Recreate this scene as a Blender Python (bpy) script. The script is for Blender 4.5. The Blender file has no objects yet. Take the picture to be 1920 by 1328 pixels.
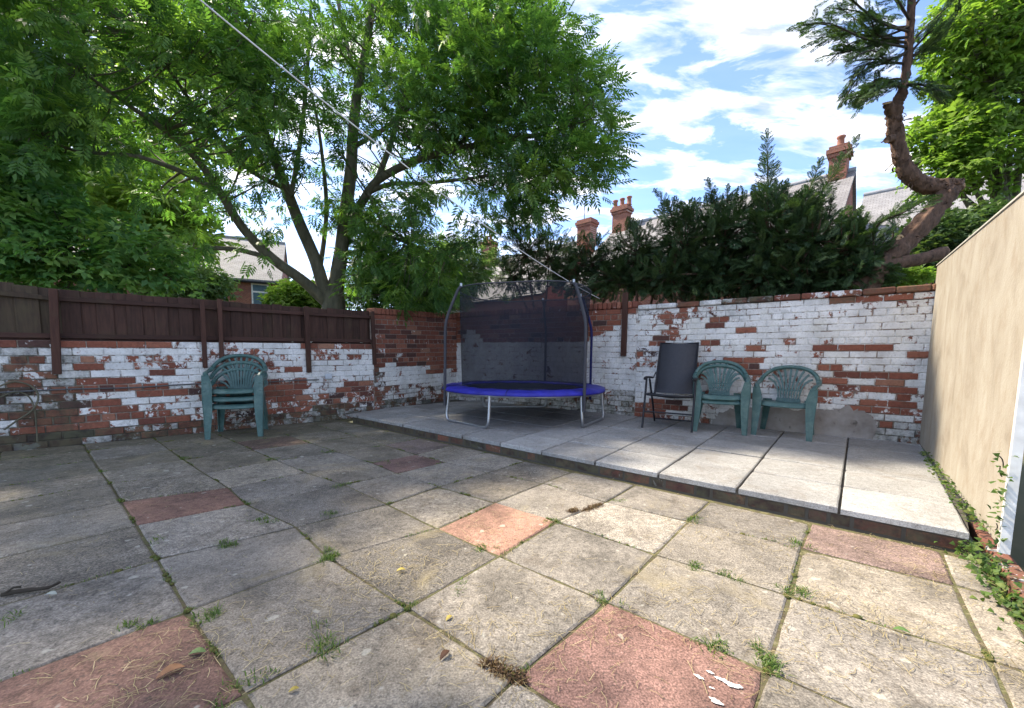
import bpy, math, random
import numpy as np
from mathutils import Vector, Matrix
rng = np.random.default_rng(7); random.seed(7)
SC = bpy.context.scene; COL = SC.collection
# ------------------------------------------------------------------ camera, sky, sun, exposure
IW, IH = 1920, 1328
F, PY, TILT, ROLL, EYE = 742.0, 735.0, 0.09, 0.012, 1.07      # wide phone lens, slight downward tilt
ct, st, cr, sr = math.cos(TILT), math.sin(TILT), math.cos(ROLL), math.sin(ROLL)
_r0, _u0 = np.array([1, 0, 0.]), np.array([0, st, ct])
FW = np.array([0, ct, -st]); RT = cr*_r0 + sr*_u0; UP = -sr*_r0 + cr*_u0
ORI = np.array([0, 0, EYE])
cd = bpy.data.cameras.new('camera'); cam = bpy.data.objects.new('camera', cd); COL.objects.link(cam)
cd.sensor_width = 36; cd.lens = F/IW*36; cd.shift_y = (PY-IH/2)/IW; cd.clip_start = 0.05; cd.clip_end = 3000
cam.matrix_world = Matrix(((RT[0], UP[0], -FW[0], 0), (RT[1], UP[1], -FW[1], 0), (RT[2], UP[2], -FW[2], EYE), (0, 0, 0, 1)))
SC.camera = cam
SUN_EL, SUN_AZ = math.radians(50), math.radians(-60)          # azimuth from +Y towards +X (sun over the tree, back left)
SUN_DIR = Vector((math.sin(SUN_AZ)*math.cos(SUN_EL), math.cos(SUN_AZ)*math.cos(SUN_EL), math.sin(SUN_EL)))
W = bpy.data.worlds.new('World'); SC.world = W; W.use_nodes = True
wn, wl = W.node_tree.nodes, W.node_tree.links; wn.clear()
wo = wn.new('ShaderNodeOutputWorld'); wb = wn.new('ShaderNodeBackground'); wb.inputs['Strength'].default_value = 0.125
sky = wn.new('ShaderNodeTexSky'); sky.sky_type = 'NISHITA'; sky.sun_disc = False
sky.sun_elevation = SUN_EL; sky.sun_rotation = SUN_AZ; sky.air_density = 0.55; sky.dust_density = 0.3; sky.ozone_density = 2.5
tc = wn.new('ShaderNodeTexCoord'); sx = wn.new('ShaderNodeSeparateXYZ'); wl.new(tc.outputs['Generated'], sx.inputs[0])
def wmath(op, a, b):
    n = wn.new('ShaderNodeMath'); n.operation = op
    for k, v in enumerate((a, b)):
        if isinstance(v, (int, float)): n.inputs[k].default_value = v
        else: wl.new(v, n.inputs[k])
    return n.outputs[0]
zz = wmath('ADD', wmath('MAXIMUM', sx.outputs[2], 0.0), 0.22)
cx = wn.new('ShaderNodeCombineXYZ'); wl.new(wmath('DIVIDE', sx.outputs[0], zz), cx.inputs[0]); wl.new(wmath('DIVIDE', sx.outputs[1], zz), cx.inputs[1])
mp = wn.new('ShaderNodeMapping'); mp.inputs['Rotation'].default_value = (0, 0, math.radians(35)); mp.inputs['Scale'].default_value = (0.8, 1.9, 1); mp.inputs['Location'].default_value = (0.33, 0.62, 0)
wl.new(cx.outputs[0], mp.inputs[0])
nz = wn.new('ShaderNodeTexNoise'); nz.inputs['Scale'].default_value = 4.3; nz.inputs['Detail'].default_value = 7; nz.inputs['Roughness'].default_value = 0.6; nz.inputs['Distortion'].default_value = 0.35
wl.new(mp.outputs[0], nz.inputs['Vector'])
rp = wn.new('ShaderNodeValToRGB'); rp.color_ramp.elements[0].position = 0.45; rp.color_ramp.elements[0].color = (0.02, 0.02, 0.02, 1); rp.color_ramp.elements[1].position = 0.67; rp.color_ramp.elements[1].color = (0.97, 0.97, 0.97, 1)
wl.new(nz.outputs[0], rp.inputs[0])
n2 = wn.new('ShaderNodeTexNoise'); n2.inputs['Scale'].default_value = 8.0; n2.inputs['Detail'].default_value = 5; wl.new(mp.outputs[0], n2.inputs['Vector'])
cr2 = wn.new('ShaderNodeValToRGB'); cr2.color_ramp.elements[0].position = 0.34; cr2.color_ramp.elements[0].color = (1.75, 1.82, 1.95, 1); cr2.color_ramp.elements[1].position = 0.66; cr2.color_ramp.elements[1].color = (6.0, 5.55, 4.9, 1)
wl.new(n2.outputs[0], cr2.inputs[0])
mx = wn.new('ShaderNodeMixRGB'); wl.new(rp.outputs[0], mx.inputs[0]); wl.new(sky.outputs[0], mx.inputs[1]); wl.new(cr2.outputs[0], mx.inputs[2])
wl.new(mx.outputs[0], wb.inputs[0]); wl.new(wb.outputs[0], wo.inputs[0])
sl = bpy.data.lights.new('sun', 'SUN'); sl.energy = 2.5; sl.angle = math.radians(2.2); sl.color = (1.0, 0.89, 0.72)
so = bpy.data.objects.new('sun', sl); COL.objects.link(so); so.rotation_euler = SUN_DIR.to_track_quat('Z', 'Y').to_euler(); so.location = (-8, 6, 14)
vs = SC.view_settings; vs.view_transform = 'Standard'; vs.look = 'None'; vs.gamma = 1.0; vs.use_curve_mapping = False; vs.exposure = 2.15
SC.render.engine = 'CYCLES'; SC.cycles.use_denoising = True; SC.cycles.use_adaptive_sampling = True; SC.cycles.adaptive_threshold = 0.02; SC.cycles.max_bounces = 8; SC.cycles.diffuse_bounces = 5; SC.cycles.glossy_bounces = 2; SC.cycles.transparent_max_bounces = 16

# ------------------------------------------------------------------ survey helpers (measured points of the place)
def ray(x, y): return FW + RT*(x-960)/F - UP*(y-PY)/F
def G(x, y, z=0.0):
    d = ray(x, y); return ORI + d*((z-EYE)/d[2])
def at(x, y, depth):
    d = ray(x, y); return ORI + d*(depth/d[1])
def onwall(x, y, A, B):
    A = np.array(A[:2]); B = np.array(B[:2]); n = np.array([-(B-A)[1], (B-A)[0]]); d = ray(x, y)
    return ORI + d*((n@(A-ORI[:2]))/(n@d[:2]))
def prj(X):
    d = np.asarray(X, float)-ORI; k = d@FW
    return 960+F*(d@RT)/k, PY-F*(d@UP)/k
# ------------------------------------------------------------------ object helpers
def tag(o, label=None, cat=None, group=None, kind=None):
    if label: o['label'] = label
    if cat: o['category'] = cat
    if group: o['group'] = group
    if kind: o['kind'] = kind
    return o
def empty(name, loc=(0, 0, 0), rz=0.0):
    o = bpy.data.objects.new(name, None); COL.objects.link(o); o.location = loc; o.rotation_euler = (0, 0, rz); o.empty_display_size = 0.1
    return o
def link(name, me, mat=None, parent=None, M=None):
    o = bpy.data.objects.new(name, me); COL.objects.link(o)
    if mat is not None and len(me.materials) == 0: me.materials.append(mat)
    if parent is not None: o.parent = parent
    if M is not None: o.matrix_basis = M
    return o
def copy_tree(o, parent=None):
    c = o.copy(); COL.objects.link(c)
    if parent is not None: c.parent = parent
    for ch in list(o.children): copy_tree(ch, c)
    return c
class MB:
    def __init__(s): s.v = []; s.f = []; s.sm = []
    def add(s, vs_, fs, smooth=False):
        b = len(s.v); s.v += [tuple(map(float, p)) for p in vs_]
        for f in fs: s.f.append(tuple(i+b for i in f)); s.sm.append(smooth)
        return s
    def box(s, c, size, R=None, bev=0.0):
        hx, hy, hz = [k/2 for k in size]
        if bev <= 0:
            P = [(-hx,-hy,-hz),(hx,-hy,-hz),(hx,hy,-hz),(-hx,hy,-hz),(-hx,-hy,hz),(hx,-hy,hz),(hx,hy,hz),(-hx,hy,hz)]
            fs = [(0,3,2,1),(4,5,6,7),(0,1,5,4),(1,2,6,5),(2,3,7,6),(3,0,4,7)]
        else:
            b = min(bev, hx*.9, hy*.9, hz*.9); P = []; idx = {}
            for sx_ in (-1,1):
                for sy_ in (-1,1):
                    for sz_ in (-1,1):
                        for ax in range(3):
                            p = [sx_*(hx-b), sy_*(hy-b), sz_*(hz-b)]; p[ax] = (sx_*hx, sy_*hy, sz_*hz)[ax]
                            idx[(sx_,sy_,sz_,ax)] = len(P); P.append(tuple(p))
            fs = []
            for ax in range(3):
                o1, o2 = (ax+1)%3, (ax+2)%3
                for s_ in (-1,1):
                    q = []
                    for a_, b_ in ((-1,-1),(1,-1),(1,1),(-1,1)):
                        k = [0,0,0]; k[ax]=s_; k[o1]=a_; k[o2]=b_; q.append(idx[(k[0],k[1],k[2],ax)])
                    fs.append(tuple(q if s_ > 0 else q[::-1]))
                for a_ in (-1,1):
                    for b_ in (-1,1):
                        k0=[0,0,0]; k1=[0,0,0]; k0[ax]=-1; k1[ax]=1; k0[o1]=k1[o1]=a_; k0[o2]=k1[o2]=b_
                        q = (idx[(*k0,o1)], idx[(*k1,o1)], idx[(*k1,o2)], idx[(*k0,o2)])
                        fs.append(q if a_*b_ > 0 else q[::-1])
            for sx_ in (-1,1):
                for sy_ in (-1,1):
                    for sz_ in (-1,1):
                        q = tuple(idx[(sx_,sy_,sz_,a)] for a in range(3)); fs.append(q if sx_*sy_*sz_ > 0 else q[::-1])
        P = [Vector(p) for p in P]
        if R is not None: P = [R @ p for p in P]
        c = Vector(c); return s.add([p+c for p in P], fs)
    def tube(s, pts, rad, n=8, cap=True, ref=None, smooth=True, flat=1.0):
        pts = [np.asarray(p, float) for p in pts]; m = len(pts)
        if isinstance(rad, (int, float)): rad = [rad]*m
        T = []
        for i in range(m):
            d = pts[min(i+1, m-1)]-pts[max(i-1, 0)]; T.append(d/(np.linalg.norm(d)+1e-9))
        a = np.asarray(ref, float) if ref is not None else (np.array([0,0,1.]) if abs(T[0][2]) < .9 else np.array([1.,0,0]))
        V = []
        for i in range(m):
            a = a - T[i]*(a@T[i]); a /= np.linalg.norm(a)+1e-9; b = np.cross(T[i], a)
            for k in range(n):
                t = 2*math.pi*(k+.5)/n; V.append(pts[i] + rad[i]*(math.cos(t)*a*flat + math.sin(t)*b))
        fs = [(i*n+k, i*n+(k+1)%n, (i+1)*n+(k+1)%n, (i+1)*n+k) for i in range(m-1) for k in range(n)]
        s.add(V, fs, smooth)
        if cap: s.add(V[:n], [tuple(range(n))[::-1]]); s.add(V[-n:], [tuple(range(n))])
        return s
    def loft(s, rings, closed=True, cap=True, smooth=False):
        n = len(rings[0]); V = [p for r in rings for p in r]; fs = []
        for i in range(len(rings)-1):
            for k in range(n if closed else n-1):
                fs.append((i*n+k, i*n+(k+1)%n, (i+1)*n+(k+1)%n, (i+1)*n+k))
        s.add(V, fs, smooth)
        if cap: s.add(rings[0], [tuple(range(n))[::-1]]); s.add(rings[-1], [tuple(range(n))])
        return s
    def lathe(s, prof, n=16, c=(0,0,0), smooth=True):
        R = [[(c[0]+r*math.cos(2*math.pi*k/n), c[1]+r*math.sin(2*math.pi*k/n), c[2]+z) for k in range(n)] for r, z in prof]
        return s.loft(R, True, True, smooth)
    def mesh(s, name='m'):
        me = bpy.data.meshes.new(name); me.from_pydata(s.v, [], s.f); me.polygons.foreach_set('use_smooth', s.sm); me.update(); return me
    def build(s, name, mat, parent=None, M=None): return link(name, s.mesh(name), mat, parent, M)
def smooth_path(P, n=6):
    P = [np.asarray(p, float) for p in P]; out = []
    for i in range(len(P)-1):
        p0, p1, p2, p3 = P[max(i-1,0)], P[i], P[i+1], P[min(i+2,len(P)-1)]
        for k in range(n):
            t = k/n; out.append(.5*((2*p1)+(-p0+p2)*t+(2*p0-5*p1+4*p2-p3)*t*t+(-p0+3*p1-3*p2+p3)*t**3))
    out.append(P[-1]); return out
def fast_mesh(name, V, quads, tone=None):
    """V (n,3) float, quads (m,4) int, tone per vertex"""
    me = bpy.data.meshes.new(name); n, m = len(V), len(quads)
    me.vertices.add(n); me.vertices.foreach_set('co', np.ascontiguousarray(V, np.float32).ravel())
    me.loops.add(m*4); me.loops.foreach_set('vertex_index', np.ascontiguousarray(quads, np.int32).ravel())
    me.polygons.add(m); me.polygons.foreach_set('loop_start', np.arange(0, m*4, 4, dtype=np.int32)); me.polygons.foreach_set('loop_total', np.full(m, 4, np.int32))
    if tone is not None:
        a = me.attributes.new('tone', 'FLOAT', 'POINT'); a.data.foreach_set('value', np.ascontiguousarray(tone, np.float32))
    me.update(calc_edges=True); me.validate(); return me
# ------------------------------------------------------------------ material helpers
class NT:
    def __init__(s, name):
        s.m = bpy.data.materials.new(name); s.m.use_nodes = True; s.n = s.m.node_tree.nodes; s.l = s.m.node_tree.links
        s.b = s.n['Principled BSDF']; s.out = s.n['Material Output']; s.b.inputs['Specular IOR Level'].default_value = 0.3
        s._p = None
    def put(s, sock, v):
        if hasattr(v, 'is_output') or isinstance(v, bpy.types.NodeSocket): s.l.new(v, sock)
        else: sock.default_value = v
    def node(s, t, **k):
        n = s.n.new(t)
        for a, b in k.items(): setattr(n, a, b)
        return n
    def pos(s):
        if s._p is None: s._p = s.node('ShaderNodeNewGeometry').outputs['Position']
        return s._p
    def obj(s): return s.node('ShaderNodeTexCoord').outputs['Object']
    def scaled(s, vec, sc, rot=(0,0,0)):
        m = s.node('ShaderNodeMapping'); m.inputs['Scale'].default_value = sc; m.inputs['Rotation'].default_value = rot; s.l.new(vec, m.inputs[0]); return m.outputs[0]
    def noise(s, scale, detail=4, rough=.55, vec=None, dist=0):
        n = s.node('ShaderNodeTexNoise'); n.inputs['Scale'].default_value = scale; n.inputs['Detail'].default_value = detail; n.inputs['Roughness'].default_value = rough; n.inputs['Distortion'].default_value = dist
        s.l.new(vec if vec is not None else s.pos(), n.inputs['Vector']); return n.outputs['Fac']
    def ramp(s, fac, *stops):
        r = s.node('ShaderNodeValToRGB'); e = r.color_ramp.elements
        while len(e) < len(stops): e.new(0.5)
        for k, (p, c) in enumerate(stops):
            e[k].position = p; e[k].color = (c, c, c, 1) if isinstance(c, (int, float)) else (*c, 1)
        s.l.new(fac, r.inputs[0]); return r.outputs[0]
    def math(s, op, a, b=0.0, clamp=False):
        n = s.node('ShaderNodeMath', operation=op, use_clamp=clamp); s.put(n.inputs[0], a); s.put(n.inputs[1], b); return n.outputs[0]
    def mix(s, fac, a, b, mode='MIX'):
        n = s.node('ShaderNodeMixRGB', blend_type=mode); s.put(n.inputs[0], fac)
        for k, v in ((1, a), (2, b)): s.put(n.inputs[k], (*v, 1) if isinstance(v, tuple) and len(v) == 3 else v)
        return n.outputs[0]
    def bump(s, h, strength=.3, dist=.01):
        b = s.node('ShaderNodeBump'); b.inputs['Strength'].default_value = strength; b.inputs['Distance'].default_value = dist; s.l.new(h, b.inputs['Height']); s.l.new(b.outputs[0], s.b.inputs['Normal']); return b
    def done(s, col=None, rough=.8, metal=0.0):
        if col is not None: s.put(s.b.inputs['Base Color'], (*col, 1) if isinstance(col, tuple) and len(col) == 3 else col)
        s.put(s.b.inputs['Roughness'], rough); s.b.inputs['Metallic'].default_value = metal; return s.m
def simple(name, col, rough=.6, metal=0, var=.25, scale=12, bump=0.0):
    t = NT(name); n = t.noise(scale, 5); c = t.mix(1.0, col, t.ramp(n, (.3, 1-var), (.7, 1.0)), 'MULTIPLY')
    if bump: t.bump(t.noise(scale*8, 3), bump, .004)
    return t.done(c, rough, metal)
def sepcol(t, sock):
    n = t.node('ShaderNodeSeparateColor'); t.l.new(sock, n.inputs[0]); return n.outputs
def brick_material(name, mode):
    """mode 'object': Object Info colour = (paint cover, grime, tone); 'attr': the same from a colour attribute"""
    t = NT(name)
    if mode == 'object': src = t.node('ShaderNodeObjectInfo').outputs['Color']
    else: src = t.node('ShaderNodeAttribute', attribute_name='cover').outputs['Color']
    P, D, T = sepcol(t, src)[:3]
    if mode == 'mortar': base = t.ramp(t.noise(30, 4), (.3, (.22,.16,.13)), (.7, (.36,.29,.24)))
    else:
        base = t.ramp(T, (0, (.075,.045,.040)), (.18, (.125,.05,.038)), (.5, (.235,.08,.05)), (.8, (.30,.115,.072)), (1, (.33,.17,.11)))
        base = t.mix(.75, base, t.ramp(t.noise(38, 6, .65), (.25, .5), (.5, .92), (.75, 1.25)), 'MULTIPLY')
    nn = t.math('ADD', t.math('MULTIPLY', t.math('SUBTRACT', t.math('ADD', t.math('MULTIPLY', t.noise(6.5, 6, .66, dist=.6), .7), t.math('MULTIPLY', t.noise(30, 5, .65), .3)), .5), 1.75), .5)
    k = t.math('ADD', t.math('MULTIPLY', t.math('SUBTRACT', P, .5), .56), nn)
    mask = t.ramp(k, (.47, 0.0), (.53, 1.0))
    paint = t.mix(1.0, (.80,.785,.765), t.ramp(t.noise(4, 6, .65), (.3, .66), (.65, 1.0)), 'MULTIPLY')
    paint = t.mix(t.ramp(t.noise(48, 4, .65), (.50, 0.0), (.72, .55)), paint, (.36,.33,.29)); paint = t.mix(t.ramp(t.noise(2.3, 5, .6), (.52, 0.0), (.75, .4)), paint, (.50,.46,.36))
    c = t.mix(mask, base, paint)
    gn = t.math('ADD', t.math('MULTIPLY', t.math('SUBTRACT', D, .5), .8), t.math('ADD', t.math('MULTIPLY', t.noise(6, 5), .5), t.math('MULTIPLY', t.noise(26, 5, .7), .5)))
    gm = t.ramp(gn, (.40, 0.0), (.74, .9))
    grime = t.ramp(t.noise(11, 3), (.35, (.035,.03,.024)), (.6, (.075,.075,.045)))
    c = t.mix(gm, c, grime)
    h = t.math('ADD', t.math('MULTIPLY', t.noise(70, 5), .6), t.math('MULTIPLY', mask, .25)); t.bump(h, .55, .006)
    return t.done(c, .88)
M_BRICK = brick_material('brick_painted', 'object'); M_BRICKA = brick_material('brick_painted_far', 'attr'); M_MORTAR = brick_material('mortar', 'mortar')
def slab_material():
    t = NT('concrete_slab'); oi = t.node('ShaderNodeObjectInfo'); c = oi.outputs['Color']; moss = oi.outputs['Alpha']
    off = t.node('ShaderNodeVectorMath', operation='SCALE'); t.l.new(oi.outputs['Location'], off.inputs[0]); off.inputs['Scale'].default_value = 1.0
    fine = t.noise(130, 4, .65); mid = t.noise(26, 6, .72); big = t.noise(3.2, 6, .62, dist=.5)
    rnd_ = oi.outputs['Random']; c = t.mix(t.ramp(rnd_, (0, .5), (1, .95)), c, t.ramp(fine, (.32, .25), (.5, .92), (.68, 1.75)), 'MULTIPLY')
    c = t.mix(t.ramp(t.math('FRACT', t.math('MULTIPLY', rnd_, 7.3)), (0, .5), (1, 1.0)), c, t.ramp(mid, (.32, .5), (.52, 1.0), (.70, 1.35)), 'MULTIPLY')
    c = t.mix(.8, c, t.ramp(big, (.34, .55), (.5, .98), (.66, 1.25)), 'MULTIPLY')
    g = t.math('ADD', t.math('MULTIPLY', moss, .5), t.math('ADD', t.math('MULTIPLY', t.noise(7, 6, .7), .6), t.math('MULTIPLY', t.noise(1.3, 3), .3)))
    c = t.mix(t.ramp(g, (.62, 0.0), (.95, .7)), c, t.ramp(mid, (.3, (.05,.052,.03)), (.7, (.11,.105,.06))))
    pit = t.ramp(t.noise(48, 3, .55), (.60, 0.0), (.68, 1.0)); c = t.mix(t.math('MULTIPLY', pit, .6), c, (.055,.047,.04))
    stn = t.ramp(t.noise(2.1, 7, .72, dist=1.2), (.54, 0.0), (.66, .55)); c = t.mix(stn, c, t.mix(1.0, c, (.52,.47,.42), 'MULTIPLY'))
    ylw = t.ramp(t.noise(1.7, 6, .7, dist=.8), (.56, 0.0), (.72, .5)); c = t.mix(ylw, c, (.34,.28,.16))
    lich = t.ramp(t.noise(13, 2, .4), (.70, 0.0), (.73, .55)); c = t.mix(lich, c, (.42,.41,.35))
    t.bump(t.math('ADD', t.math('MULTIPLY', fine, .7), t.math('MULTIPLY', mid, .8)), .6, .006)
    return t.done(c, .9)
M_SLAB = slab_material()
def patio_material():
    t = NT('patio_slab'); oi = t.node('ShaderNodeObjectInfo')
    fine = t.noise(150, 3, .6); mid = t.noise(24, 5, .65); big = t.noise(2.4, 5, .6, dist=.4)
    c = t.mix(.8, oi.outputs['Color'], t.ramp(fine, (.3, .5), (.7, 1.35)), 'MULTIPLY'); c = t.mix(.7, c, t.ramp(mid, (.3, .7), (.7, 1.15)), 'MULTIPLY'); c = t.mix(.7, c, t.ramp(big, (.3, .7), (.65, 1.1)), 'MULTIPLY')
    c = t.mix(t.ramp(t.noise(3.4, 6, .72, dist=.9), (.52, 0.0), (.76, .6)), c, (.15,.115,.08)); c = t.mix(t.ramp(t.noise(40, 3, .5), (.62, 0.0), (.70, .5)), c, (.08,.07,.06)); t.bump(t.math('ADD', fine, mid), .4, .005)
    return t.done(c, .9)
M_PATIO = patio_material()
def soil_material():
    t = NT('joint_soil'); n = t.noise(22, 6, .7)
    c = t.ramp(n, (.25, (.035,.028,.018)), (.42, (.10,.082,.05)), (.55, (.10,.10,.04)), (.7, (.26,.22,.14))); t.bump(t.noise(90, 4), .8, .01); return t.done(c, .95)
M_SOIL = soil_material()
def ground_material():
    t = NT('rough_ground'); c = t.ramp(t.noise(.8, 6), (.3, (.035,.05,.02)), (.7, (.09,.085,.05))); return t.done(c, .95)
def wood_material(name, dark, light, moss=0.0, vert=True):
    t = NT(name); v = t.scaled(t.pos(), (14, 14, 1.4) if vert else (1.4, 1.4, 14)); g = t.noise(3, 6, .65, v)
    c = t.ramp(g, (.25, dark), (.75, light)); oi = t.node('ShaderNodeObjectInfo')
    c = t.mix(.55, c, t.ramp(oi.outputs['Random'], (0, .55), (1, 1.25)), 'MULTIPLY')
    c = t.mix(t.ramp(t.noise(5, 5), (.55-moss*.2, 0.0), (.85, .3+moss*.5)), c, (.085,.075,.035)); t.bump(g, .35, .005); return t.done(c, .78)
M_FENCE = wood_material('fence_stain', (.030,.015,.011), (.085,.040,.028)); M_RAIL = wood_material('rail_stain', (.036,.017,.013), (.075,.034,.025), 0, False)
M_FENCEG = wood_material('fence_mossy', (.035,.022,.016), (.085,.055,.034), .6); M_POST = wood_material('post_stain', (.045,.019,.014), (.095,.042,.028))
M_PLAST = NT('green_plastic'); M_PLAST = M_PLAST.done(M_PLAST.mix(M_PLAST.ramp(M_PLAST.noise(9, 5, .65), (.45, 0.0), (.75, .55)), M_PLAST.mix(1.0, (.055,.118,.110), M_PLAST.ramp(M_PLAST.noise(40, 4), (.3, .8), (.7, 1.1)), 'MULTIPLY'), (.17,.24,.22)), .36); M_DARKM = simple('dark_metal', (.035,.036,.042), .42, .3); M_SLING = simple('grey_sling', (.052,.053,.062), .7, 0, .15, 30)
M_BLACKP = simple('black_plastic', (.012,.012,.014), .45); M_STEEL = simple('galvanised_steel', (.42,.43,.45), .38, .85, .2, 20); M_FOAM = simple('grey_foam', (.06,.06,.07), .7)
M_BLUE = simple('blue_vinyl', (.034,.034,.40), .42, 0, .5, 6, .25); M_BLUED = simple('dark_blue_sleeve', (.012,.015,.10), .6); M_MAT = simple('jump_mat', (.010,.010,.013), .75); M_WHITE = simple('white_paint', (.75,.75,.73), .5); M_GREYPRINT = simple('grey_print', (.30,.30,.32), .7)
M_CABLE = simple('grey_cable', (.10,.10,.105), .6); M_CORD = simple('white_cord', (.72,.72,.72), .6); M_BOXM = simple('junction_box', (.55,.58,.62), .6)
def net_material():
    t = NT('net_mesh'); tr = t.node('ShaderNodeBsdfTransparent'); mxs = t.node('ShaderNodeMixShader'); mxs.inputs[0].default_value = .57
    t.done((.010,.013,.024), .8); t.l.new(tr.outputs[0], mxs.inputs[1]); t.l.new(t.b.outputs[0], mxs.inputs[2]); t.l.new(mxs.outputs[0], t.out.inputs[0]); return t.m
M_NET = net_material()
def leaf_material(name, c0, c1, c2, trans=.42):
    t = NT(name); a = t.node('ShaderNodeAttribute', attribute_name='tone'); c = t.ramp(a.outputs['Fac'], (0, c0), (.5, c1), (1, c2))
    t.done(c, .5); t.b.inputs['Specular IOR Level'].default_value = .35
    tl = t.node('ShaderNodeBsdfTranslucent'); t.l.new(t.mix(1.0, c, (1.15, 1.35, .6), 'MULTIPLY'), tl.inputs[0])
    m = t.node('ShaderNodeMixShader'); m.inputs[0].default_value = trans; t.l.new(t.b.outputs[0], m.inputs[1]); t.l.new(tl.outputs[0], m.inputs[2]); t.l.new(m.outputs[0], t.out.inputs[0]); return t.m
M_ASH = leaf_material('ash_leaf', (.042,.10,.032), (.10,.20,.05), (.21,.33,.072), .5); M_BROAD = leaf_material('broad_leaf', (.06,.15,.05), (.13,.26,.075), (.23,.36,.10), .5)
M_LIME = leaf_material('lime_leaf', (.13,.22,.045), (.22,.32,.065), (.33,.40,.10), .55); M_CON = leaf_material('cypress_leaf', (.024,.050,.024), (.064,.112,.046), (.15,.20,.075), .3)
M_PALE = leaf_material('pale_leaf', (.09,.16,.07), (.16,.24,.10), (.26,.33,.16)); M_GRASS = leaf_material('grass_leaf', (.05,.10,.02), (.10,.17,.035), (.24,.26,.08)); M_STRAW = leaf_material('straw', (.20,.15,.07), (.34,.27,.14), (.48,.40,.23), .2)
M_DRY = simple('dry_leaf', (.32,.17,.09), .8, 0, .4, 30)
def bark_material(name, c0, c1, sc=8):
    t = NT(name); v = t.scaled(t.pos(), (1, 1, .35)); n = t.noise(sc, 6, .7, v); c = t.ramp(n, (.3, c0), (.7, c1)); t.bump(n, .7, .02); return t.done(c, .9)
M_BARK = bark_material('ash_bark', (.055,.055,.035), (.16,.145,.10)); M_BARKC = bark_material('cypress_bark', (.035,.022,.016), (.17,.10,.068), 22); M_SAWN = simple('sawn_wood', (.50,.33,.18), .8); M_TWIG = simple('twig_bark', (.045,.036,.026), .9)

# ------------------------------------------------------------------ the setting: ground
PZ = 0.13                                       # height of the raised patio
g = MB().add([(-600,-600,-.30),(600,-600,-.30),(600,900,-.30),(-600,900,-.30)], [(0,1,2,3)]).build('ground', ground_material()); tag(g, kind='structure')
WL0 = np.array([-4.152, 5.244]); WLd = np.array([.730, .684]); WLd /= np.linalg.norm(WLd)      # left wall line
BW0 = np.array([3.125, 5.545]); BWd = np.array([.812, -.584]); BWd /= np.linalg.norm(BWd)      # back wall line
def isect(p, d, q, e): t = np.linalg.solve(np.array([d, -e]).T, q-p); return p+d*t[0]
CNR = BW0 + BWd*((np.array([-1.21, 8.683])-BW0)@BWd)                                           # inner corner of the walls
JN = onwall(702,700,WL0,WL0+WLd)[:2]                                             # joint low wall / tall wall
BRD0 = np.array([4.695, 4.470]); BRD1 = np.array([2.50, 1.915])                               # hoarding line
PF0 = G(659,777,PZ)[:2]; PF1 = G(1822,1000,PZ)[:2]                                             # patio front edge
PFd = (PF1-PF0)/np.linalg.norm(PF1-PF0)
# paving lattice (slab pitch 0.60 m) with the measured corners
MEAS = {(0,0):(929,942),(1,0):(1044,977),(0,1):(820,990),(1,1):(937,1042),(1,-1):(1137,941),(1,-2):(1197,906),(2,-1):(1290,977),(2,0):(1230,1039),(2,-2):(1337,935),(0,-1):(1018,906),(0,-2):(1072,885),(-1,1):(726,945),(-1,0):(822,912),(-1,-1):(915,886),(-1,2):(555,987),(0,2):(618,1046),(1,2):(764,1140),(2,2):(967,1270),(2,1):(1139,1128),(3,1):(1440,1256),(1,3):(458,1300),(0,3):(352,1144),(-1,3):(295,1048),(-2,3):(256,984),(-2,2):(462,945),(-2,1):(645,908),(-2,0):(744,887),(-2,-1):(836,866),(-3,0):(698,868),(-3,-1):(781,852),(-3,2):(428,914),(-3,3):(227,941),(-4,3):(207,907),(-4,2):(383,887),(-5,2):(345,862),(-5,3):(190,885),(3,0):(1479,1116),(3,-1):(1503,1027),(3,-2):(1523,976),(4,-2):(1761,1027),(4,-1):(1791,1097),(4,0):(1858,1236)}
_k = EYE/1.78; _yw, _sk = -.684, -.039; _a = np.array([math.cos(_yw), math.sin(_yw)])*_k; _b = np.array([math.sin(_yw+_sk), -math.cos(_yw+_sk)])*_k*.984; _o = np.array([-.206, 4.763])*_k
def lat(i, j): return _o+_a*i+_b*j
_mk = np.array(list(MEAS), float); _mr = np.array([G(*MEAS[k])[:2]-lat(*k) for k in MEAS])
def corner(i, j):
    d2 = ((_mk-[i, j])**2).sum(1)
    if d2.min() < 1e-6: return lat(i, j)+_mr[d2.argmin()]
    w = 1/(d2+.05)**2; return lat(i, j)+(w[:, None]*_mr).sum(0)/(w.sum()+.05)
def clip(poly, p, n):
    out = []
    for k in range(len(poly)):
        a, b = poly[k], poly[(k+1) % len(poly)]; da, db = (a-p)@n, (b-p)@n
        if da >= 0: out.append(a)
        if da*db < 0: out.append(a+(b-a)*(da/(da-db)))
    return out
def inset(poly, d):
    q = []; n = len(poly)
    for k in range(n):
        a, b, c = poly[k-1], poly[k], poly[(k+1) % n]; e1 = (b-a)/(np.linalg.norm(b-a)+1e-9); e2 = (c-b)/(np.linalg.norm(c-b)+1e-9)
        n1 = np.array([-e1[1], e1[0]]); n2 = np.array([-e2[1], e2[0]]); m = n1+n2; m /= max(m@n1, .35)*1.0+1e-9
        q.append(b+m*d)
    return q
def area(poly): return .5*sum(poly[k-1][0]*poly[k][1]-poly[k][0]*poly[k-1][1] for k in range(len(poly)))
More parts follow.
